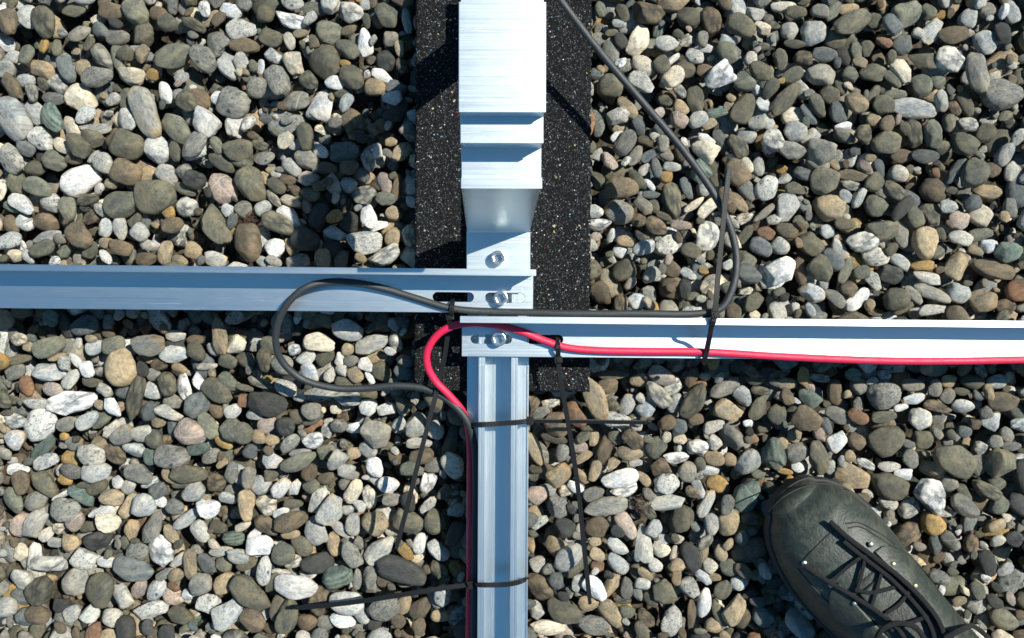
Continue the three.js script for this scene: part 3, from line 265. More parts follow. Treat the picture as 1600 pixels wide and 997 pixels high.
// ---------------------------------------------------------------- rubber mat
{
  const r = rng(77), W = 0.174, L = 0.64, TOP = 0.024, BOT = 0.002;
  const S = 1024, n1 = tileNoise(256, 51), n2 = tileNoise(512, 52), col = new Float32Array(S * S * 3);
  for (let j = 0; j < S; j++) for (let i = 0; i < S; i++) { const g = n1(i / 4, j / 4) * 0.6 + n2(i / 2, j / 2) * 0.4, k = 0.003 + 0.022 * Math.pow(g, 3), o = (j * S + i) * 3; col[o] = k; col[o + 1] = k * 1.04; col[o + 2] = k * 1.1; }
  const paint = (x, y, rad, e, an, rgb) => { const R2 = Math.ceil(rad * 2); for (let dy = -R2; dy <= R2; dy++) for (let dx = -R2; dx <= R2; dx++) { const u = dx * Math.cos(an) + dy * Math.sin(an), v = -dx * Math.sin(an) + dy * Math.cos(an); if (Math.hypot(u / e, v * e) + 0.5 * (r() - 0.5) < rad) { const o = (((y + dy + S) % S) * S + (x + dx + S) % S) * 3; col[o] = rgb[0]; col[o + 1] = rgb[1]; col[o + 2] = rgb[2]; } } };
  const tint = [[[0.05, 0.055, 0.062], 9000, 1, 3], [[0.15, 0.16, 0.17], 3600, 1, 2.4], [[0.5, 0.52, 0.55], 520, 1.2, 2.8], [[0.42, 0.34, 0.24], 90, 2, 5], [[0.06, 0.22, 0.36], 60, 1.5, 4], [[0.45, 0.04, 0.07], 26, 2, 3.6], [[0.05, 0.2, 0.1], 26, 2, 3], [[0.6, 0.42, 0.03], 9, 2, 5]];
  for (const [rgb, n, lo, hi] of tint) for (let q = 0; q < n; q++) paint(Math.floor(r() * S), Math.floor(r() * S), lerp(lo, hi, r()), 1 + r() * 0.5, r() * 3, (() => { const k = 0.5 + 0.7 * r(); return rgb.map((v) => v * k); })());
  const map = pixels(S, S, (i, j, c) => { const o = (j * S + i) * 3; for (let k = 0; k < 3; k++) c[k] = Math.pow(col[o + k], 0.4545); }, true);
  const gr = tileNoise(256, 54), gr2 = tileNoise(512, 55);
  const bump = pixels(512, 512, (i, j, c) => { c[0] = c[1] = c[2] = Math.pow(gr(i / 2, j / 2), 0.8) * 0.6 + 0.4 * gr2(i, j); });
  const nx = 150, nz = 540, bw = 0.003, P = [], U = [], I = [];
  // closed slab: crumbly top, rounded rough edges
  for (let j = 0; j <= nz; j++) for (let i = 0; i <= nx; i++) {
    const s = i / nx, t = j / nz; let x = (s - 0.5) * W, z = (t - 1) * L;
    const edge = Math.min(W / 2 - Math.abs(x), -z, z + L), n = fbm(x * 420, z * 420, 3, 2), crumble = 0.0016 * fbm(x * 260 + 9, z * 260, 7, 2);
    let y = TOP + 0.0009 * n + 0.0012 * noise(x * 9, z * 9, 2) - (edge < bw ? 0.0022 * (1 - edge / bw) ** 2 : 0);
    if (i === 0 || i === nx || j === 0 || j === nz) { x += crumble * 1.2; z += crumble * 1.2; }
    P.push(x, y, z); U.push(x / 0.26, z / 0.26);
  }
  const idx = (i, j) => j * (nx + 1) + i;
  for (let j = 0; j < nz; j++) for (let i = 0; i < nx; i++) I.push(idx(i, j), idx(i, j + 1), idx(i + 1, j), idx(i + 1, j), idx(i, j + 1), idx(i + 1, j + 1));
  const rim = []; for (let i = 0; i < nx; i++) rim.push(idx(i, 0)); for (let j = 0; j < nz; j++) rim.push(idx(nx, j)); for (let i = nx; i > 0; i--) rim.push(idx(i, nz)); for (let j = nz; j > 0; j--) rim.push(idx(0, j));
  const base = P.length / 3;
  for (const lvl of [0.66, 0.33, 0]) for (const k of rim) { const x = P[k * 3], z = P[k * 3 + 2]; const q = 1 + 0.006 * noise(x * 300, lvl * 9, z * 300); P.push(x * q, lerp(BOT, TOP - 0.002, lvl), z * (1 + 0.0015 * noise(x * 280, lvl * 7, z * 280))); U.push((x + z) / 0.26, lvl * 0.08); }
  const m = rim.length; for (let l = 0; l < 3; l++) for (let k = 0; k < m; k++) { const a = l ? base + (l - 1) * m + k : rim[k], b = l ? base + (l - 1) * m + (k + 1) % m : rim[(k + 1) % m], c2 = base + l * m + k, d = base + l * m + (k + 1) % m; I.push(a, b, c2, b, d, c2); }
  const g = new THREE.BufferGeometry(); g.setAttribute('position', new THREE.Float32BufferAttribute(P, 3)); g.setAttribute('uv', new THREE.Float32BufferAttribute(U, 2)); g.setIndex(I); g.computeVertexNormals();
  const mat = new THREE.MeshPhysicalMaterial({ map, roughness: 0.72, specularIntensity: 0.2, bumpMap: repeatOf(bump, 2, 2), bumpScale: 0.0022, side: THREE.DoubleSide });
  const o = mesh('rubber_mat', g, mat); o.position.set(0.0126, 0, 0.0835); o.rotation.y = -0.0052;
  o.userData = { label: 'black rubber granulate mat with coloured specks under the rail', category: 'mat' };
}

// ---------------------------------------------------------------- base rail
function profile(points, z0, z1, bevel = 0.0004) { const s = new THREE.Shape(points.map(([x, y]) => new THREE.Vector2(x, y))); const g = new THREE.ExtrudeGeometry(s, { depth: z1 - z0 - 2 * bevel, bevelEnabled: bevel > 0, bevelSize: bevel * 0.6, bevelThickness: bevel, bevelSegments: 1, bevelOffset: -bevel * 0.6 }); g.translate(0, 0, z0 + bevel); return g; }
{
  const rail = thing('base_rail', 'aluminium base rail with open centre channel lying across the rubber mat', 'rail');
  rail.position.set(CX, 0.0255, 0); rail.rotation.y = -0.005;
  const Z0 = -0.62, Z1 = 0.75;
  const wing = (s) => profile([[s * 0.0302, 0], [s * 0.0302, 0.0046], [s * 0.0290, 0.0046], [s * 0.0288, 0.0028], [s * 0.0182, 0.0028], [s * 0.0182, 0]], Z0, Z1);
  const wall = (s) => profile([[s * 0.0181, 0], [s * 0.0181, 0.0040], [s * 0.0172, 0.0046], [s * 0.0172, 0.0220], [s * 0.0187, 0.0232], [s * 0.0187, 0.0285], [s * 0.0168, 0.0285], [s * 0.0165, 0.0278], [s * 0.0158, 0.0278], [s * 0.0155, 0.0285], [s * 0.0125, 0.0285], [s * 0.0125, 0.0255], [s * 0.0143, 0.0240], [s * 0.0143, 0]], Z0, Z1, 0.0003);
  for (const s of [-1, 1]) mesh('wing', wing(s), aluZ, rail);
  for (const s of [-1, 1]) mesh('channel_wall', wall(s), aluZ, rail);
  mesh('channel_floor', profile([[-0.0142, 0.001], [-0.0142, 0.0052], [-0.0052, 0.0052], [-0.0048, 0.0057], [-0.0044, 0.0052], [0.0142, 0.0052], [0.0142, 0.001]], Z0, Z1, 0.0003), aluZ, rail);
}

// ---------------------------------------------------------------- tall module support, bent aluminium profile
{
  const zc = PZ(214.5), sup = thing('module_support', 'tall stepped white aluminium module support standing on the rail', 'support');
  sup.position.set(CX, 0, zc); sup.rotation.y = -0.002;
  const T = 0.003;                                                   // profile drawn in (d, height), d = distance from the middle
  const slab = (pts, w = HALF) => { const g = profile(pts, -w, w, 0.0005); g.rotateY(-Math.PI / 2); return g; };   // d -> z
  const plate = [[-0.038, 0.275], [-0.038, 0.278], [0.038, 0.278], [0.038, 0.275]];
  mesh('top_plate', slab(plate), aluZ, sup);
  const flip = (pts) => pts.map(([d, y]) => [-d, y]).reverse();
  const strip = (mid, t) => { const a = [], b = []; mid.forEach(([d, y], i) => { const p = mid[Math.max(0, i - 1)], q = mid[Math.min(mid.length - 1, i + 1)], dx = q[0] - p[0], dy = q[1] - p[1], l = Math.hypot(dx, dy); a.push([d - dy / l * t / 2, y + dx / l * t / 2]); b.push([d + dy / l * t / 2, y - dx / l * t / 2]); }); return [...a, ...b.reverse()]; };
  const step = [[0.0352, 0.2745], [0.0378, 0.2745], [0.0378, 0.2625], [0.0540, 0.2625], [0.0540, 0.2640], [0.0566, 0.2640], [0.0566, 0.2590], [0.0556, 0.2590], [0.0556, 0.2380], [0.0790, 0.2380], [0.0790, 0.2500], [0.0868, 0.2500], [0.0868, 0.2465], [0.0820, 0.2440], [0.0820, 0.2350], [0.0526, 0.2350], [0.0526, 0.2595], [0.0352, 0.2595]];
  const leg = []; for (let i = 0; i <= 22; i++) { const t = i / 22, y = lerp(0.2345, 0.0625, t); leg.push([0.0800 + 0.0190 * Math.pow(t, 1.7) + 0.0035 * Math.sin(t * Math.PI) , y]); }
  const foot = [[0.0970, 0.0545], [0.0970, 0.0620], [0.1005, 0.0620], [0.1018, 0.0588], [0.1375, 0.0588], [0.1375, 0.0545]];
  for (const s of [1, -1]) {
    const f = s > 0 ? (p) => p : flip;
    mesh('step', slab(f(step), HALF - 0.0007), aluZ, sup);
    mesh('leg', slab(f(strip(leg, T)), HALF - 0.0002), aluX, sup);
    mesh('foot', slab(f(foot)), aluZ, sup);
  }
}

// ---------------------------------------------------------------- slotted angle bars
function angleBar(name, label, x0, x1, zN, zS, slots, turn, pivot) {
  const bar = thing(name, label, 'angle bar', 'slotted angle bars bolted to the rail');
  bar.position.set(pivot, 0, 0); bar.rotation.y = turn;
  const s = new THREE.Shape([[x0, zN + 0.0036], [x1, zN + 0.0036], [x1, zS], [x0, zS]].map(([x, z]) => new THREE.Vector2(x - pivot, -z)));
  for (const [a, b, z, r] of slots) { const h = new THREE.Path(); h.moveTo(a + r - pivot, -z - r); h.lineTo(b - r - pivot, -z - r); h.absarc(b - r - pivot, -z, r, -Math.PI / 2, Math.PI / 2, false); h.lineTo(a + r - pivot, -z + r); h.absarc(a + r - pivot, -z, r, Math.PI / 2, Math.PI * 1.5, false); s.holes.push(h); }
  const g = new THREE.ExtrudeGeometry(s, { depth: 0.0024, bevelEnabled: true, bevelSize: 0.0003, bevelThickness: 0.0003, bevelSegments: 1, bevelOffset: -0.0003, curveSegments: 14 });
  g.rotateX(-Math.PI / 2); g.translate(0, RAIL_TOP + 0.0004, 0); mesh('flange', g, aluX, bar);
  const w = new THREE.ExtrudeGeometry(new THREE.Shape([[zN, 0.0540], [zN + 0.0035, 0.0540], [zN + 0.0035, 0.0895], [zN + 0.0058, 0.0910], [zN + 0.0058, 0.0940], [zN, 0.0940]].map(([z, y]) => new THREE.Vector2(-z, y))), { depth: x1 - x0 + 0.0008, bevelEnabled: true, bevelSize: 0.0003, bevelThickness: 0.0003, bevelSegments: 1, bevelOffset: -0.0003 });
  w.rotateY(Math.PI / 2); w.translate(x0 - pivot - 0.0004, 0.0003, 0); mesh('upright_web', w, aluZ, bar);
  return bar;
}
angleBar('angle_bar', 'aluminium angle bar running to the left under the black cable loop', -0.95, PX(833) * 0.934, -0.0341, 0.0059, [[-0.0535, -0.0146, -0.0089, 0.0044], [-0.0036, 0.0340, -0.0086, 0.0046]], -0.0100, 0.04);
angleBar('angle_bar_001', 'aluminium angle bar running to the right under the red cable', PX(722) * 0.934, 1.0, 0.0083, 0.0468, [[-0.0170, 0.0219, 0.0300, 0.0043], [0.0364, 0.0705, 0.0300, 0.0043]], -0.0085, -0.02);

// ---------------------------------------------------------------- hexagon socket bolts
function bolt(name, label, x, y, z, tilt) {
  const b = thing(name, label, 'bolt', 'socket head bolts along the rail'); b.position.set(x, y, z); b.rotation.set(tilt, x * 90, 0); b.scale.setScalar(1.14);
  const hole = new THREE.Path(); for (let k = 0; k <= 6; k++) hole[k ? 'lineTo' : 'moveTo'](0.0035 * Math.cos(k * Math.PI / 3), 0.0035 * Math.sin(k * Math.PI / 3));
  const s = new THREE.Shape(); s.absarc(0, 0, 0.0061, 0, Math.PI * 2); s.holes.push(hole);
  const g = new THREE.ExtrudeGeometry(s, { depth: 0.0062, bevelEnabled: true, bevelSize: 0.0006, bevelThickness: 0.0006, bevelSegments: 3, bevelOffset: -0.0006, curveSegments: 36 }); g.rotateX(-Math.PI / 2); g.translate(0, 0.0006, 0); mesh('head', g, steel, b);
  const f = new THREE.CylinderGeometry(0.0045, 0.0045, 0.0016, 24); f.translate(0, 0.0018, 0); mesh('socket_floor', f, steel, b);
  const sh = new THREE.CylinderGeometry(0.0038, 0.0038, 0.022, 20); sh.translate(0, -0.0105, 0); mesh('shank', sh, steel, b);
}
{ const p = at(782, 466, 0.064), q = at(779, 530, 0.064), r = at(778, 403, 0.066); bolt('socket_bolt', 'steel socket bolt in the slot of the left-running angle bar', p.x, 0.0572, p.z, 0.01); bolt('socket_bolt_001', 'steel socket bolt in the slot beneath the red cable arc', q.x, 0.0572, q.z, -0.01); bolt('socket_bolt_002', 'steel socket bolt in the foot of the tall module support', r.x, 0.0590, r.z, 0); }
// ---------------------------------------------------------------- cables
function cable(name, label, pts, radius, material) {
  const c = new THREE.CatmullRomCurve3(pts.map((p) => at(...p)), false, 'centripetal'), n = Math.round(c.getLength() / 0.0022);
  const o = mesh(name, new THREE.TubeGeometry(c, n, radius, 14, false), material); o.userData = { label, category: 'cable' }; return o;
}
cable('solar_cable', 'dark grey cable looping left over the angle bar and gravel', [[700, -260, 0.11], [800, -100, 0.1], [871, -6, 0.09], [935, 78, 0.085], [1000, 155, 0.083], [1070, 238, 0.084], [1122, 314, 0.086], [1144, 366, 0.088], [1151, 410, 0.089], [1144, 452, 0.090], [1126, 482, 0.090], [1090, 490, 0.089], [1000, 490, 0.085], [900, 490, 0.077], [835, 488.5, 0.069], [770, 487, 0.0625], [706, 482, 0.0610], [650, 466, 0.0608], [600, 451, 0.0625], [555, 442, 0.066], [510, 441, 0.070], [475, 451, 0.073], [446, 479, 0.071], [431, 519, 0.062], [438, 560, 0.050], [470, 591, 0.040], [520, 606, 0.036], [570, 607, 0.036], [620, 603, 0.039], [665, 608, 0.042], [702, 627, 0.046], [728, 655, 0.046], [740, 690, 0.040], [743, 740, 0.0368], [742, 820, 0.0366], [741, 920, 0.0366], [740, 1000, 0.0366], [738, 1250, 0.0366]], 0.0034, cableBlack);
cable('solar_cable_001', 'bright red cable lying along the right angle bar and curling left', [[2300, 575, 0.0612], [1900, 568, 0.0612], [1640, 562, 0.0612], [1500, 564, 0.0612], [1400, 564, 0.0612], [1300, 561, 0.0612], [1200, 556, 0.0612], [1100, 550, 0.0612], [1000, 549, 0.0612], [930, 547.5, 0.0612], [885, 543, 0.0614], [850, 532, 0.0625], [815, 518, 0.066], [780, 509, 0.070], [740, 504.5, 0.073], [706, 510, 0.073], [682, 525, 0.069], [668, 548, 0.064], [668, 572, 0.059], [680, 595, 0.054], [702, 618, 0.049], [722, 642, 0.043], [731, 665, 0.036], [734.5, 700, 0.0320], [735, 760, 0.0316], [734.5, 860, 0.0316], [733, 1000, 0.0316], [731, 1250, 0.0316]], 0.0036, cableRed);

// ---------------------------------------------------------------- cable ties: flat strap swept along a path, wide side given by 'face'
function strap(pts, width, thick, faceOf) {
  const c = new THREE.CatmullRomCurve3(pts, false, 'centripetal'), n = Math.max(12, Math.round(c.getLength() / 0.003)), P = [], I = [], U = [];
  const t = new THREE.Vector3(), s = new THREE.Vector3(), f = new THREE.Vector3(), p = new THREE.Vector3();
  for (let i = 0; i <= n; i++) {
    c.getPointAt(i / n, p); c.getTangentAt(i / n, t); f.copy(faceOf(i / n)); s.crossVectors(t, f).normalize(); f.crossVectors(s, t).normalize();
    const w = width / 2 * (i > n * 0.97 ? 0.75 : 1), h = thick / 2, b = h * 0.5;
    for (const [a, e] of [[-w, -h + b], [-w + b, -h], [w - b, -h], [w, -h + b], [w, h - b], [w - b, h], [-w + b, h], [-w, h - b]]) { P.push(p.x + s.x * a + f.x * e, p.y + s.y * a + f.y * e, p.z + s.z * a + f.z * e); U.push(a * 20, i * 0.05); }
  }
  for (let i = 0; i < n; i++) for (let k = 0; k < 8; k++) { const a = i * 8 + k, b = i * 8 + (k + 1) % 8; I.push(a, b, a + 8, b, b + 8, a + 8); }
  for (const e of [0, n * 8]) for (let k = 1; k < 7; k++) I.push(...(e ? [e, e + k, e + k + 1] : [e, e + k + 1, e + k]));
  const g = new THREE.BufferGeometry(); g.setAttribute('position', new THREE.Float32BufferAttribute(P, 3)); g.setAttribute('uv', new THREE.Float32BufferAttribute(U, 2)); g.setIndex(I);
  const g2 = g.toNonIndexed(); g2.computeVertexNormals(); return g2;
}
const UP = new THREE.Vector3(0, 1, 0), up = () => UP;
function tie(name, label, loop, tail, head, dir, loopFace = up, tailFace = up, width = 0.0046) {
  const o = thing(name, label, 'cable tie', 'black cable ties holding the cables');
  mesh('loop', strap(loop, width, 0.0013, loopFace), plasticBlack, o);
  mesh('tail', strap(tail, width, 0.0012, tailFace), plasticBlack, o);
  const h = mesh('head', new RoundedBoxGeometry(0.0078, 0.0058, 0.0068, 2, 0.0009), plasticBlack, o); h.position.copy(head); h.rotation.y = dir;
  const cap = mesh('pawl', new RoundedBoxGeometry(0.0034, 0.0014, 0.0044, 1, 0.0004), plasticBlack, h); cap.position.y = 0.0031;
  return o;
}
const A = (list) => list.map((p) => at(...p));
const turned = (x, y, z) => { const v = new THREE.Vector3(x, y, z).normalize(); return () => v; };
tie('cable_tie', 'black cable tie gripping the grey cable at the empty slot', A([[707, 468, 0.052], [707, 470, 0.0600], [706.5, 476, 0.0648], [705.5, 484, 0.0660], [704.5, 491, 0.0640], [703.5, 495, 0.058]]), A([[703, 498, 0.0575], [700, 520, 0.055], [694, 560, 0.051], [686, 596, 0.0485], [675, 640, 0.051], [658, 705, 0.054], [638, 785, 0.056], [619, 858, 0.055]]), at(703, 495, 0.0585), 0.15);
tie('cable_tie_001', 'black cable tie gripping the red cable beside the right slot', A([[871, 527, 0.052], [871, 530, 0.0595], [871.5, 537, 0.0655], [872, 543, 0.0668], [872, 551, 0.0640], [872, 560, 0.0575]]), A([[872, 563, 0.0570], [876, 595, 0.055], [884, 640, 0.050], [894, 700, 0.043], [904, 770, 0.034], [912, 850, 0.025], [922, 944, 0.016]]), at(872, 562, 0.0575), 0.1);
{
  const t = tie('cable_tie_002', 'black cable tie with upright toothed tail on the right angle bar', A([[1117, 492, 0.0985], [1115, 502, 0.0990], [1112, 510, 0.0960], [1109, 525, 0.082], [1104, 549, 0.0668], [1101.5, 559, 0.0640], [1100, 568, 0.056], [1100, 566, 0.0525]]), A([[1117, 490, 0.099], [1119, 470, 0.099], [1122, 430, 0.098], [1127, 380, 0.097], [1132, 330, 0.096], [1139, 264, 0.095]]), at(1117, 492, 0.0985), 0.2, up, up, 0.0048);
  const a = at(1135.2, 300, 0.0962), b = at(1139, 266, 0.0958), teeth = [];
  for (let k = 0; k < 11; k++) { const g = new THREE.BoxGeometry(0.003, 0.0006, 0.0008); g.rotateX(0.35); g.rotateY(-0.11); const p = a.clone().lerp(b, k / 10); g.translate(p.x, p.y, p.z); teeth.push(g); }
  mesh('teeth', mergeGeometries(teeth), new THREE.MeshStandardMaterial({ color: new THREE.Color().setRGB(0.10, 0.11, 0.12), roughness: 0.25 }), t);
}
tie('cable_tie_003', 'black cable tie round the rail with its tail pointing right', A([[727, 664, 0.035], [730, 664, 0.044], [738, 664, 0.0475], [748, 663.5, 0.0565], [780, 662, 0.0560], [812, 659.5, 0.0562], [824, 658, 0.0548], [827, 658, 0.042], [826, 658, 0.030]]), A([[830, 657.5, 0.050], [870, 658, 0.045], [920, 658.5, 0.038], [970, 659.5, 0.029], [1017, 660, 0.020]]), at(828, 657.5, 0.0500), Math.PI / 2, up, turned(0, 1, 0.5));
tie('cable_tie_004', 'black cable tie round the rail with its shiny tail pointing left', A([[727, 916, 0.034], [731, 916, 0.0410], [741, 915, 0.0430], [749, 914, 0.0560], [780, 914, 0.0556], [806, 911, 0.0562], [820, 906, 0.0545], [824, 904, 0.042], [823, 904, 0.030]]), A([[731, 914, 0.0430], [700, 918, 0.046], [650, 926, 0.049], [600, 934, 0.046], [560, 940, 0.041], [510, 946, 0.033], [462, 950, 0.025]]), at(735, 914, 0.0440), Math.PI / 2 + 0.1, up, turned(-0.05, 0.8, -0.55));
// ---------------------------------------------------------------- work boot
{
  const boot = thing('work_boot', 'scuffed dark green leather work boot with black laces standing on the pebbles', 'boot');
  boot.position.set(0.3010, 0.0055, 0.1895); boot.rotation.y = 0.707; boot.updateMatrixWorld(true);
  const inverse = boot.matrixWorld.clone().invert();
  const table = (rows) => (a) => { for (let i = 0; i < rows.length - 1; i++) if (a <= rows[i + 1][0]) { const p = rows[Math.max(0, i - 1)][1], q = rows[i][1], r = rows[i + 1][1], s = rows[Math.min(rows.length - 1, i + 2)][1], t = clamp((a - rows[i][0]) / (rows[i + 1][0] - rows[i][0]), 0, 1); return q + 0.5 * t * (r - p + t * (2 * p - 5 * q + 4 * r - s + t * (3 * (q - r) + s - p))); } return rows[rows.length - 1][1]; };
  const W = table([[0, 0.0270], [0.008, 0.0360], [0.020, 0.0440], [0.040, 0.0505], [0.065, 0.0545], [0.095, 0.0550], [0.130, 0.0525], [0.165, 0.0480], [0.200, 0.0440], [0.240, 0.0420], [0.275, 0.0400], [0.292, 0.0330], [0.300, 0.0200]]);
  const H = table([[0, 0.0360], [0.008, 0.0455], [0.020, 0.0540], [0.040, 0.0625], [0.065, 0.0700], [0.095, 0.0800], [0.130, 0.0950], [0.165, 0.1130], [0.200, 0.1380], [0.225, 0.1500], [0.270, 0.1520], [0.292, 0.1480], [0.300, 0.1400]]);
  const Y0 = 0.014, C = (a) => -0.004 * Math.sin(a * 14);
  const surf = (a, f, off = 0) => {                                   // f from -1 to 1 across; crease folds where the toes bend
    const w = W(a), h = H(a), n = 2.5, ph = (1 - f) * Math.PI / 2, cs = Math.cos(ph), sn = Math.sin(ph), ex = (v, e) => Math.sign(v) * Math.pow(Math.abs(v), e);
    const fold = 0.0007 * Math.sin(a * 380 + 3 * f) * smooth(0.055, 0.075, a) * smooth(0.120, 0.095, a) * smooth(0.2, 0.7, Math.abs(f)), dent = 0.0008 * fbm(a * 60, f * 3, 1, 3);
    const x = C(a) + ex(cs, 2 / n) * (w + off), y = Y0 + ex(sn, 2 / (n - 0.35)) * (h - Y0 + off) + fold + dent; return new THREE.Vector3(x, y, a);
  };
  const fAt = (a, x) => { let lo = -1, hi = 1; for (let k = 0; k < 24; k++) { const m = (lo + hi) / 2; if (surf(a, m).x < x) lo = m; else hi = m; } return (lo + hi) / 2; };
  const on = (px, py, off) => { let y = 0.08, p; for (let k = 0; k < 10; k++) { p = at(px, py, y).applyMatrix4(inverse); const a = clamp(p.z, 0.001, 0.299); y = surf(a, fAt(a, p.x)).y + off + boot.position.y; } p.y = y - boot.position.y; return p; };
  const n1 = tileNoise(64, 61), n2 = tileNoise(16, 62), n3 = tileNoise(256, 63), r = rng(64);
  const nicks = new Float32Array(512 * 512); for (let q = 0; q < 170; q++) { let x = r() * 512, y = r() * 512, an = r() * 6.3; const L = 2 + r() * 9; for (let k = 0; k < L; k++) { an += (r() - 0.5) * 1.6; x += Math.cos(an); y += Math.sin(an); nicks[(Math.floor(y + 512) % 512) * 512 + Math.floor(x + 512) % 512] = 1; } }
  const grit = new Float32Array(512 * 512); for (let q = 0; q < 900; q++) grit[Math.floor(r() * 512) * 512 + Math.floor(r() * 512)] = 0.2 + 0.5 * r();
  const leatherMap = pixels(512, 512, (i, j, c) => { const dust = smooth(0.45, 0.75, 0.6 * n2(i / 32, j / 32) + 0.4 * n1(i / 8, j / 8)), v = 0.52 + 0.16 * (n3(i / 2, j / 2) - 0.5) + 0.09 * (n1(i / 8, j / 8) - 0.5) + 0.09 * dust; const k = clamp((v + 0.5 * grit[j * 512 + i]) * (1 - 0.75 * nicks[j * 512 + i]), 0.05, 1); c[0] = k * (0.95 + 0.05 * dust); c[1] = k; c[2] = k * (0.97 - 0.04 * dust); }, true);
  const leatherBump = pixels(512, 512, (i, j, c) => { c[0] = c[1] = c[2] = 0.5 * n3(i / 2, j / 2) + 0.5 * n1(i / 8, j / 8); });
  const leather = (k) => new THREE.MeshStandardMaterial({ map: repeatOf(leatherMap, 5, 5), color: new THREE.Color().setRGB(0.132 * k, 0.152 * k, 0.132 * k), roughness: 0.52, bumpMap: repeatOf(leatherBump, 10, 10), bumpScale: 0.0003, side: THREE.DoubleSide });
  const upper = leather(1), facing = leather(0.85), dark = leather(0.55), cap = leather(1.12);
  const black = new THREE.MeshStandardMaterial({ color: new THREE.Color().setRGB(0.018, 0.019, 0.02), roughness: 0.7 }), lace = new THREE.MeshStandardMaterial({ color: new THREE.Color().setRGB(0.005, 0.006, 0.008), roughness: 0.75, bumpMap: repeatOf(stoneBump, 2, 30), bumpScale: 0.0008 });
  const thread = new THREE.MeshStandardMaterial({ color: new THREE.Color().setRGB(0.02, 0.022, 0.02), roughness: 0.9 });
  const sheet = (a0, a1, f0, f1, off, na = 40, nf = 40, thick = 0) => {  // patch of the surface, with edges that go down to it
    const P = [], U = [], I = [], rows = na + 3, cols = nf + 3;
    for (let i = -1; i <= na + 1; i++) for (let j = -1; j <= nf + 1; j++) { const rim = i < 0 || j < 0 || i > na || j > nf, a = lerp(a0, a1, clamp(i / na, 0, 1)), s = clamp(j / nf, 0, 1), f = lerp(typeof f0 === 'function' ? f0(a) : f0, typeof f1 === 'function' ? f1(a) : f1, s), p = surf(a, f, rim ? off - thick : off); P.push(p.x, p.y, p.z); U.push(p.x + 0.3 * p.y, p.z); }
    for (let i = 0; i < rows - 1; i++) for (let j = 0; j < cols - 1; j++) { const a = i * cols + j; I.push(a, a + cols, a + 1, a + 1, a + cols, a + cols + 1); }
    const g = new THREE.BufferGeometry(); g.setAttribute('position', new THREE.Float32BufferAttribute(P, 3)); g.setAttribute('uv', new THREE.Float32BufferAttribute(U, 2)); g.setIndex(I); g.computeVertexNormals(); return g;
  };
  // upper: toe to heel, with the nose closed
  {
    const P = [], U = [], I = [], na = 110, nf = 56;
    for (let i = 0; i <= na; i++) { const a = 0.3 * Math.pow(i / na, 1.25); for (let j = 0; j <= nf; j++) { const p = surf(a, -1 + 2 * j / nf); P.push(p.x, p.y, p.z); U.push(p.x + 0.3 * p.y, p.z); } }
    for (let i = 0; i < na; i++) for (let j = 0; j < nf; j++) { const a = i * (nf + 1) + j; I.push(a, a + nf + 1, a + 1, a + 1, a + nf + 1, a + nf + 2); }
    const nose = P.length / 3, mid = surf(0, 0); const ring = 5;
    for (let k = 1; k <= ring; k++) for (let j = 0; j <= nf; j++) { const p = surf(0, -1 + 2 * j / nf), t = k / ring, z = -0.0105 * Math.sin(t * Math.PI / 2), q = Math.cos(t * Math.PI / 2); P.push(lerp(C(0), p.x, q), lerp(Y0 + 0.003, p.y, q), z); U.push(p.x + 0.3 * p.y, z); }
    for (let k = 0; k < ring; k++) for (let j = 0; j < nf; j++) { const a = k ? nose + (k - 1) * (nf + 1) + j : j, b = nose + k * (nf + 1) + j; I.push(a, a + 1, b, a + 1, b + 1, b); }
    const last = na * (nf + 1), hub = P.length / 3; P.push(0, 0.07, 0.304); U.push(0, 0.3); for (let j = 0; j < nf; j++) I.push(last + j, hub, last + j + 1);
    const g = new THREE.BufferGeometry(); g.setAttribute('position', new THREE.Float32BufferAttribute(P, 3)); g.setAttribute('uv', new THREE.Float32BufferAttribute(U, 2)); g.setIndex(I); g.computeVertexNormals();
    mesh('upper', g, upper, boot);
  }
  { // sole
    const right = [], left = []; for (let i = 0; i <= 40; i++) { const a = 0.3 * i / 40; right.push(new THREE.Vector2(C(a) + W(a) + 0.0028, -a)); left.unshift(new THREE.Vector2(C(a) - W(a) - 0.0028, -a)); }
    const nose = []; for (let i = 1; i < 12; i++) { const t = Math.PI * i / 12; nose.push(new THREE.Vector2(-Math.cos(t) * (W(0) + 0.0028), Math.sin(t) * 0.0118)); }
    const g = new THREE.ExtrudeGeometry(new THREE.Shape([...right, ...left, ...nose]), { depth: 0.013, bevelEnabled: true, bevelSize: 0.0012, bevelThickness: 0.0015, bevelSegments: 2, bevelOffset: -0.0012 }); g.rotateX(-Math.PI / 2); g.translate(0, 0.0018, 0); mesh('sole', g, black, boot);
  }
  for (const s of [-1, 1]) mesh('facing', sheet(0.066, 0.215, (a) => s * lerp(0.22, 0.58, Math.sqrt(clamp((a - 0.066) / 0.03, 0, 1))), s * 0.20, 0.0026, 70, 16, 0.0030), facing, boot);
  mesh('tongue', sheet(0.076, 0.215, -0.2, 0.2, 0.0006, 40, 20, 0.002), dark, boot);
  mesh('tongue_pad', sheet(0.082, 0.105, -0.12, 0.14, 0.0026, 12, 12, 0.003), facing, boot);
  { const pts = []; for (let k = 0; k < 40; k++) { const t = k / 40 * Math.PI * 2; pts.push(new THREE.Vector3(0.039 * Math.sin(t), 0.1495 + 0.003 * Math.cos(t), 0.248 - 0.043 * Math.cos(t))); } mesh('collar', new THREE.TubeGeometry(new THREE.CatmullRomCurve3(pts, true), 80, 0.0075, 12, true), dark, boot); const d = new THREE.CylinderGeometry(0.036, 0.034, 0.01, 36); d.scale(1, 1, 1.1); d.translate(0, 0.1485, 0.248); mesh('lining', d, black, boot); }
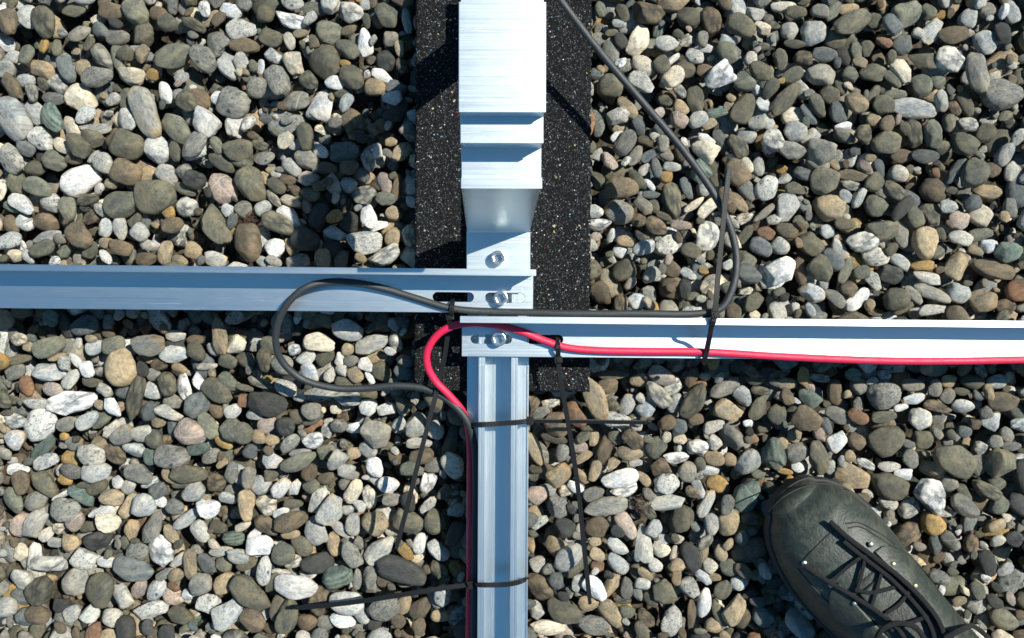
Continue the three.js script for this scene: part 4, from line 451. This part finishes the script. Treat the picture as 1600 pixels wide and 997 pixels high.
  const line = (pts, off, radius, material, name, n) => { const c = new THREE.CatmullRomCurve3(pts.map(([x, y, o = 0]) => on(x, y, off + o)), false, 'centripetal'); return mesh(name, new THREE.TubeGeometry(c, n || Math.max(10, Math.round(c.getLength() / 0.002)), radius, 8, false), material, boot); };
  for (const l of [[[1250, 882], [1268, 862], [1290, 840], [1312, 822]], [[1322, 818], [1342, 817], [1372, 832], [1410, 858], [1444, 892], [1470, 930], [1492, 972]], [[1326, 825], [1343, 823], [1370, 838], [1406, 864], [1439, 898], [1464, 936], [1485, 976]], [[1246, 888], [1275, 922], [1308, 955], [1340, 990]], [[1198, 802], [1222, 778], [1258, 760], [1298, 757], [1338, 772], [1362, 792]]]) line(l, 0.0003, 0.0007, thread, 'seam');
  line([[1297, 815, 0.001], [1322, 838], [1366, 871], [1408, 904], [1444, 940], [1466, 970], [1476, 1000], [1472, 1040]], 0.0058, 0.0025, lace, 'lace');
  line([[1318, 846], [1350, 872], [1392, 905], [1430, 944], [1452, 975], [1462, 1010], [1460, 1045]], 0.0050, 0.0021, lace, 'lace');
  line([[1257, 884], [1288, 905], [1330, 930], [1372, 957], [1404, 984], [1420, 1010]], 0.0052, 0.0022, lace, 'lace');
  for (const l of [[[1302, 905], [1322, 888], [1346, 870]], [[1338, 925], [1346, 898], [1352, 868]], [[1362, 946], [1370, 920], [1378, 893]], [[1336, 922], [1362, 926], [1398, 918]], [[1392, 985], [1418, 975], [1450, 963]], [[1385, 958], [1404, 945], [1420, 925]]]) line(l, 0.0042, 0.0018, lace, 'lace');
  line([[1368, 1004, 0.004], [1378, 984, 0.008], [1402, 974, 0.01], [1430, 980, 0.008], [1446, 1000, 0.004]], 0.006, 0.0024, lace, 'lace_bow');
  line([[1476, 998, 0.004], [1500, 985, 0.010], [1530, 984, 0.008], [1552, 1004, 0.004]], 0.006, 0.0024, lace, 'lace_bow');
  const dull = new THREE.MeshStandardMaterial({ color: new THREE.Color().setRGB(0.42, 0.43, 0.42), metalness: 1, roughness: 0.42 });
  const brass = new THREE.MeshStandardMaterial({ color: new THREE.Color().setRGB(0.4, 0.34, 0.2), metalness: 1, roughness: 0.45 });
  for (const [x, y, m] of [[1361, 851, dull], [1396, 882, brass], [1430, 916, brass], [1257, 880, dull], [1299, 914, dull], [1336, 943, dull]]) { const e = mesh('eyelet', new THREE.SphereGeometry(0.0027, 16, 10).scale(1, 0.55, 1), m, boot); e.position.copy(on(x, y, 0.0028)); }
}

// ---------------------------------------------------------------- dry moss and dead needles between the pebbles
{
  const r = rng(88), mat = new THREE.MeshStandardMaterial({ color: new THREE.Color().setRGB(0.045, 0.024, 0.016), roughness: 1, side: THREE.DoubleSide });
  const spots = [[385, 345, 34, 'tuft of reddish brown dead moss below the large tan pebbles left of the mat'], [1003, 786, 30, 'tuft of reddish brown dead moss right of the lower rail']];
  spots.forEach(([x, y, size, label], k) => {
    const P = [], N = 150, c = at(x, y, -0.013);
    for (let i = 0; i < N; i++) { const a = r() * 6.28, d = Math.sqrt(r()) * size * K * 0.5, an = r() * 6.28, L = 0.003 + r() * 0.006, w = 0.0003 + r() * 0.0004, y0 = -0.004 + r() * 0.010, x0 = Math.cos(a) * d, z0 = Math.sin(a) * d, dx = Math.cos(an) * L, dz = Math.sin(an) * L, dy = (r() - 0.4) * L, px = -Math.sin(an) * w, pz = Math.cos(an) * w; P.push(x0 - px, y0, z0 - pz, x0 + px, y0, z0 + pz, x0 + dx, y0 + dy, z0 + dz, x0 - px, y0 + w, z0 - pz, x0 + dx, y0 + dy, z0 + dz, x0 + px, y0 + w, z0 + pz); }
    const g = new THREE.BufferGeometry(); g.setAttribute('position', new THREE.Float32BufferAttribute(P, 3)); g.computeVertexNormals();
    const m = mesh('dead_moss' + (k ? '_00' + k : ''), g, mat); m.position.copy(c); m.userData = { label, category: 'moss', group: 'tufts of dead moss in the gravel' };
  });
}
renderer.render(scene, camera);
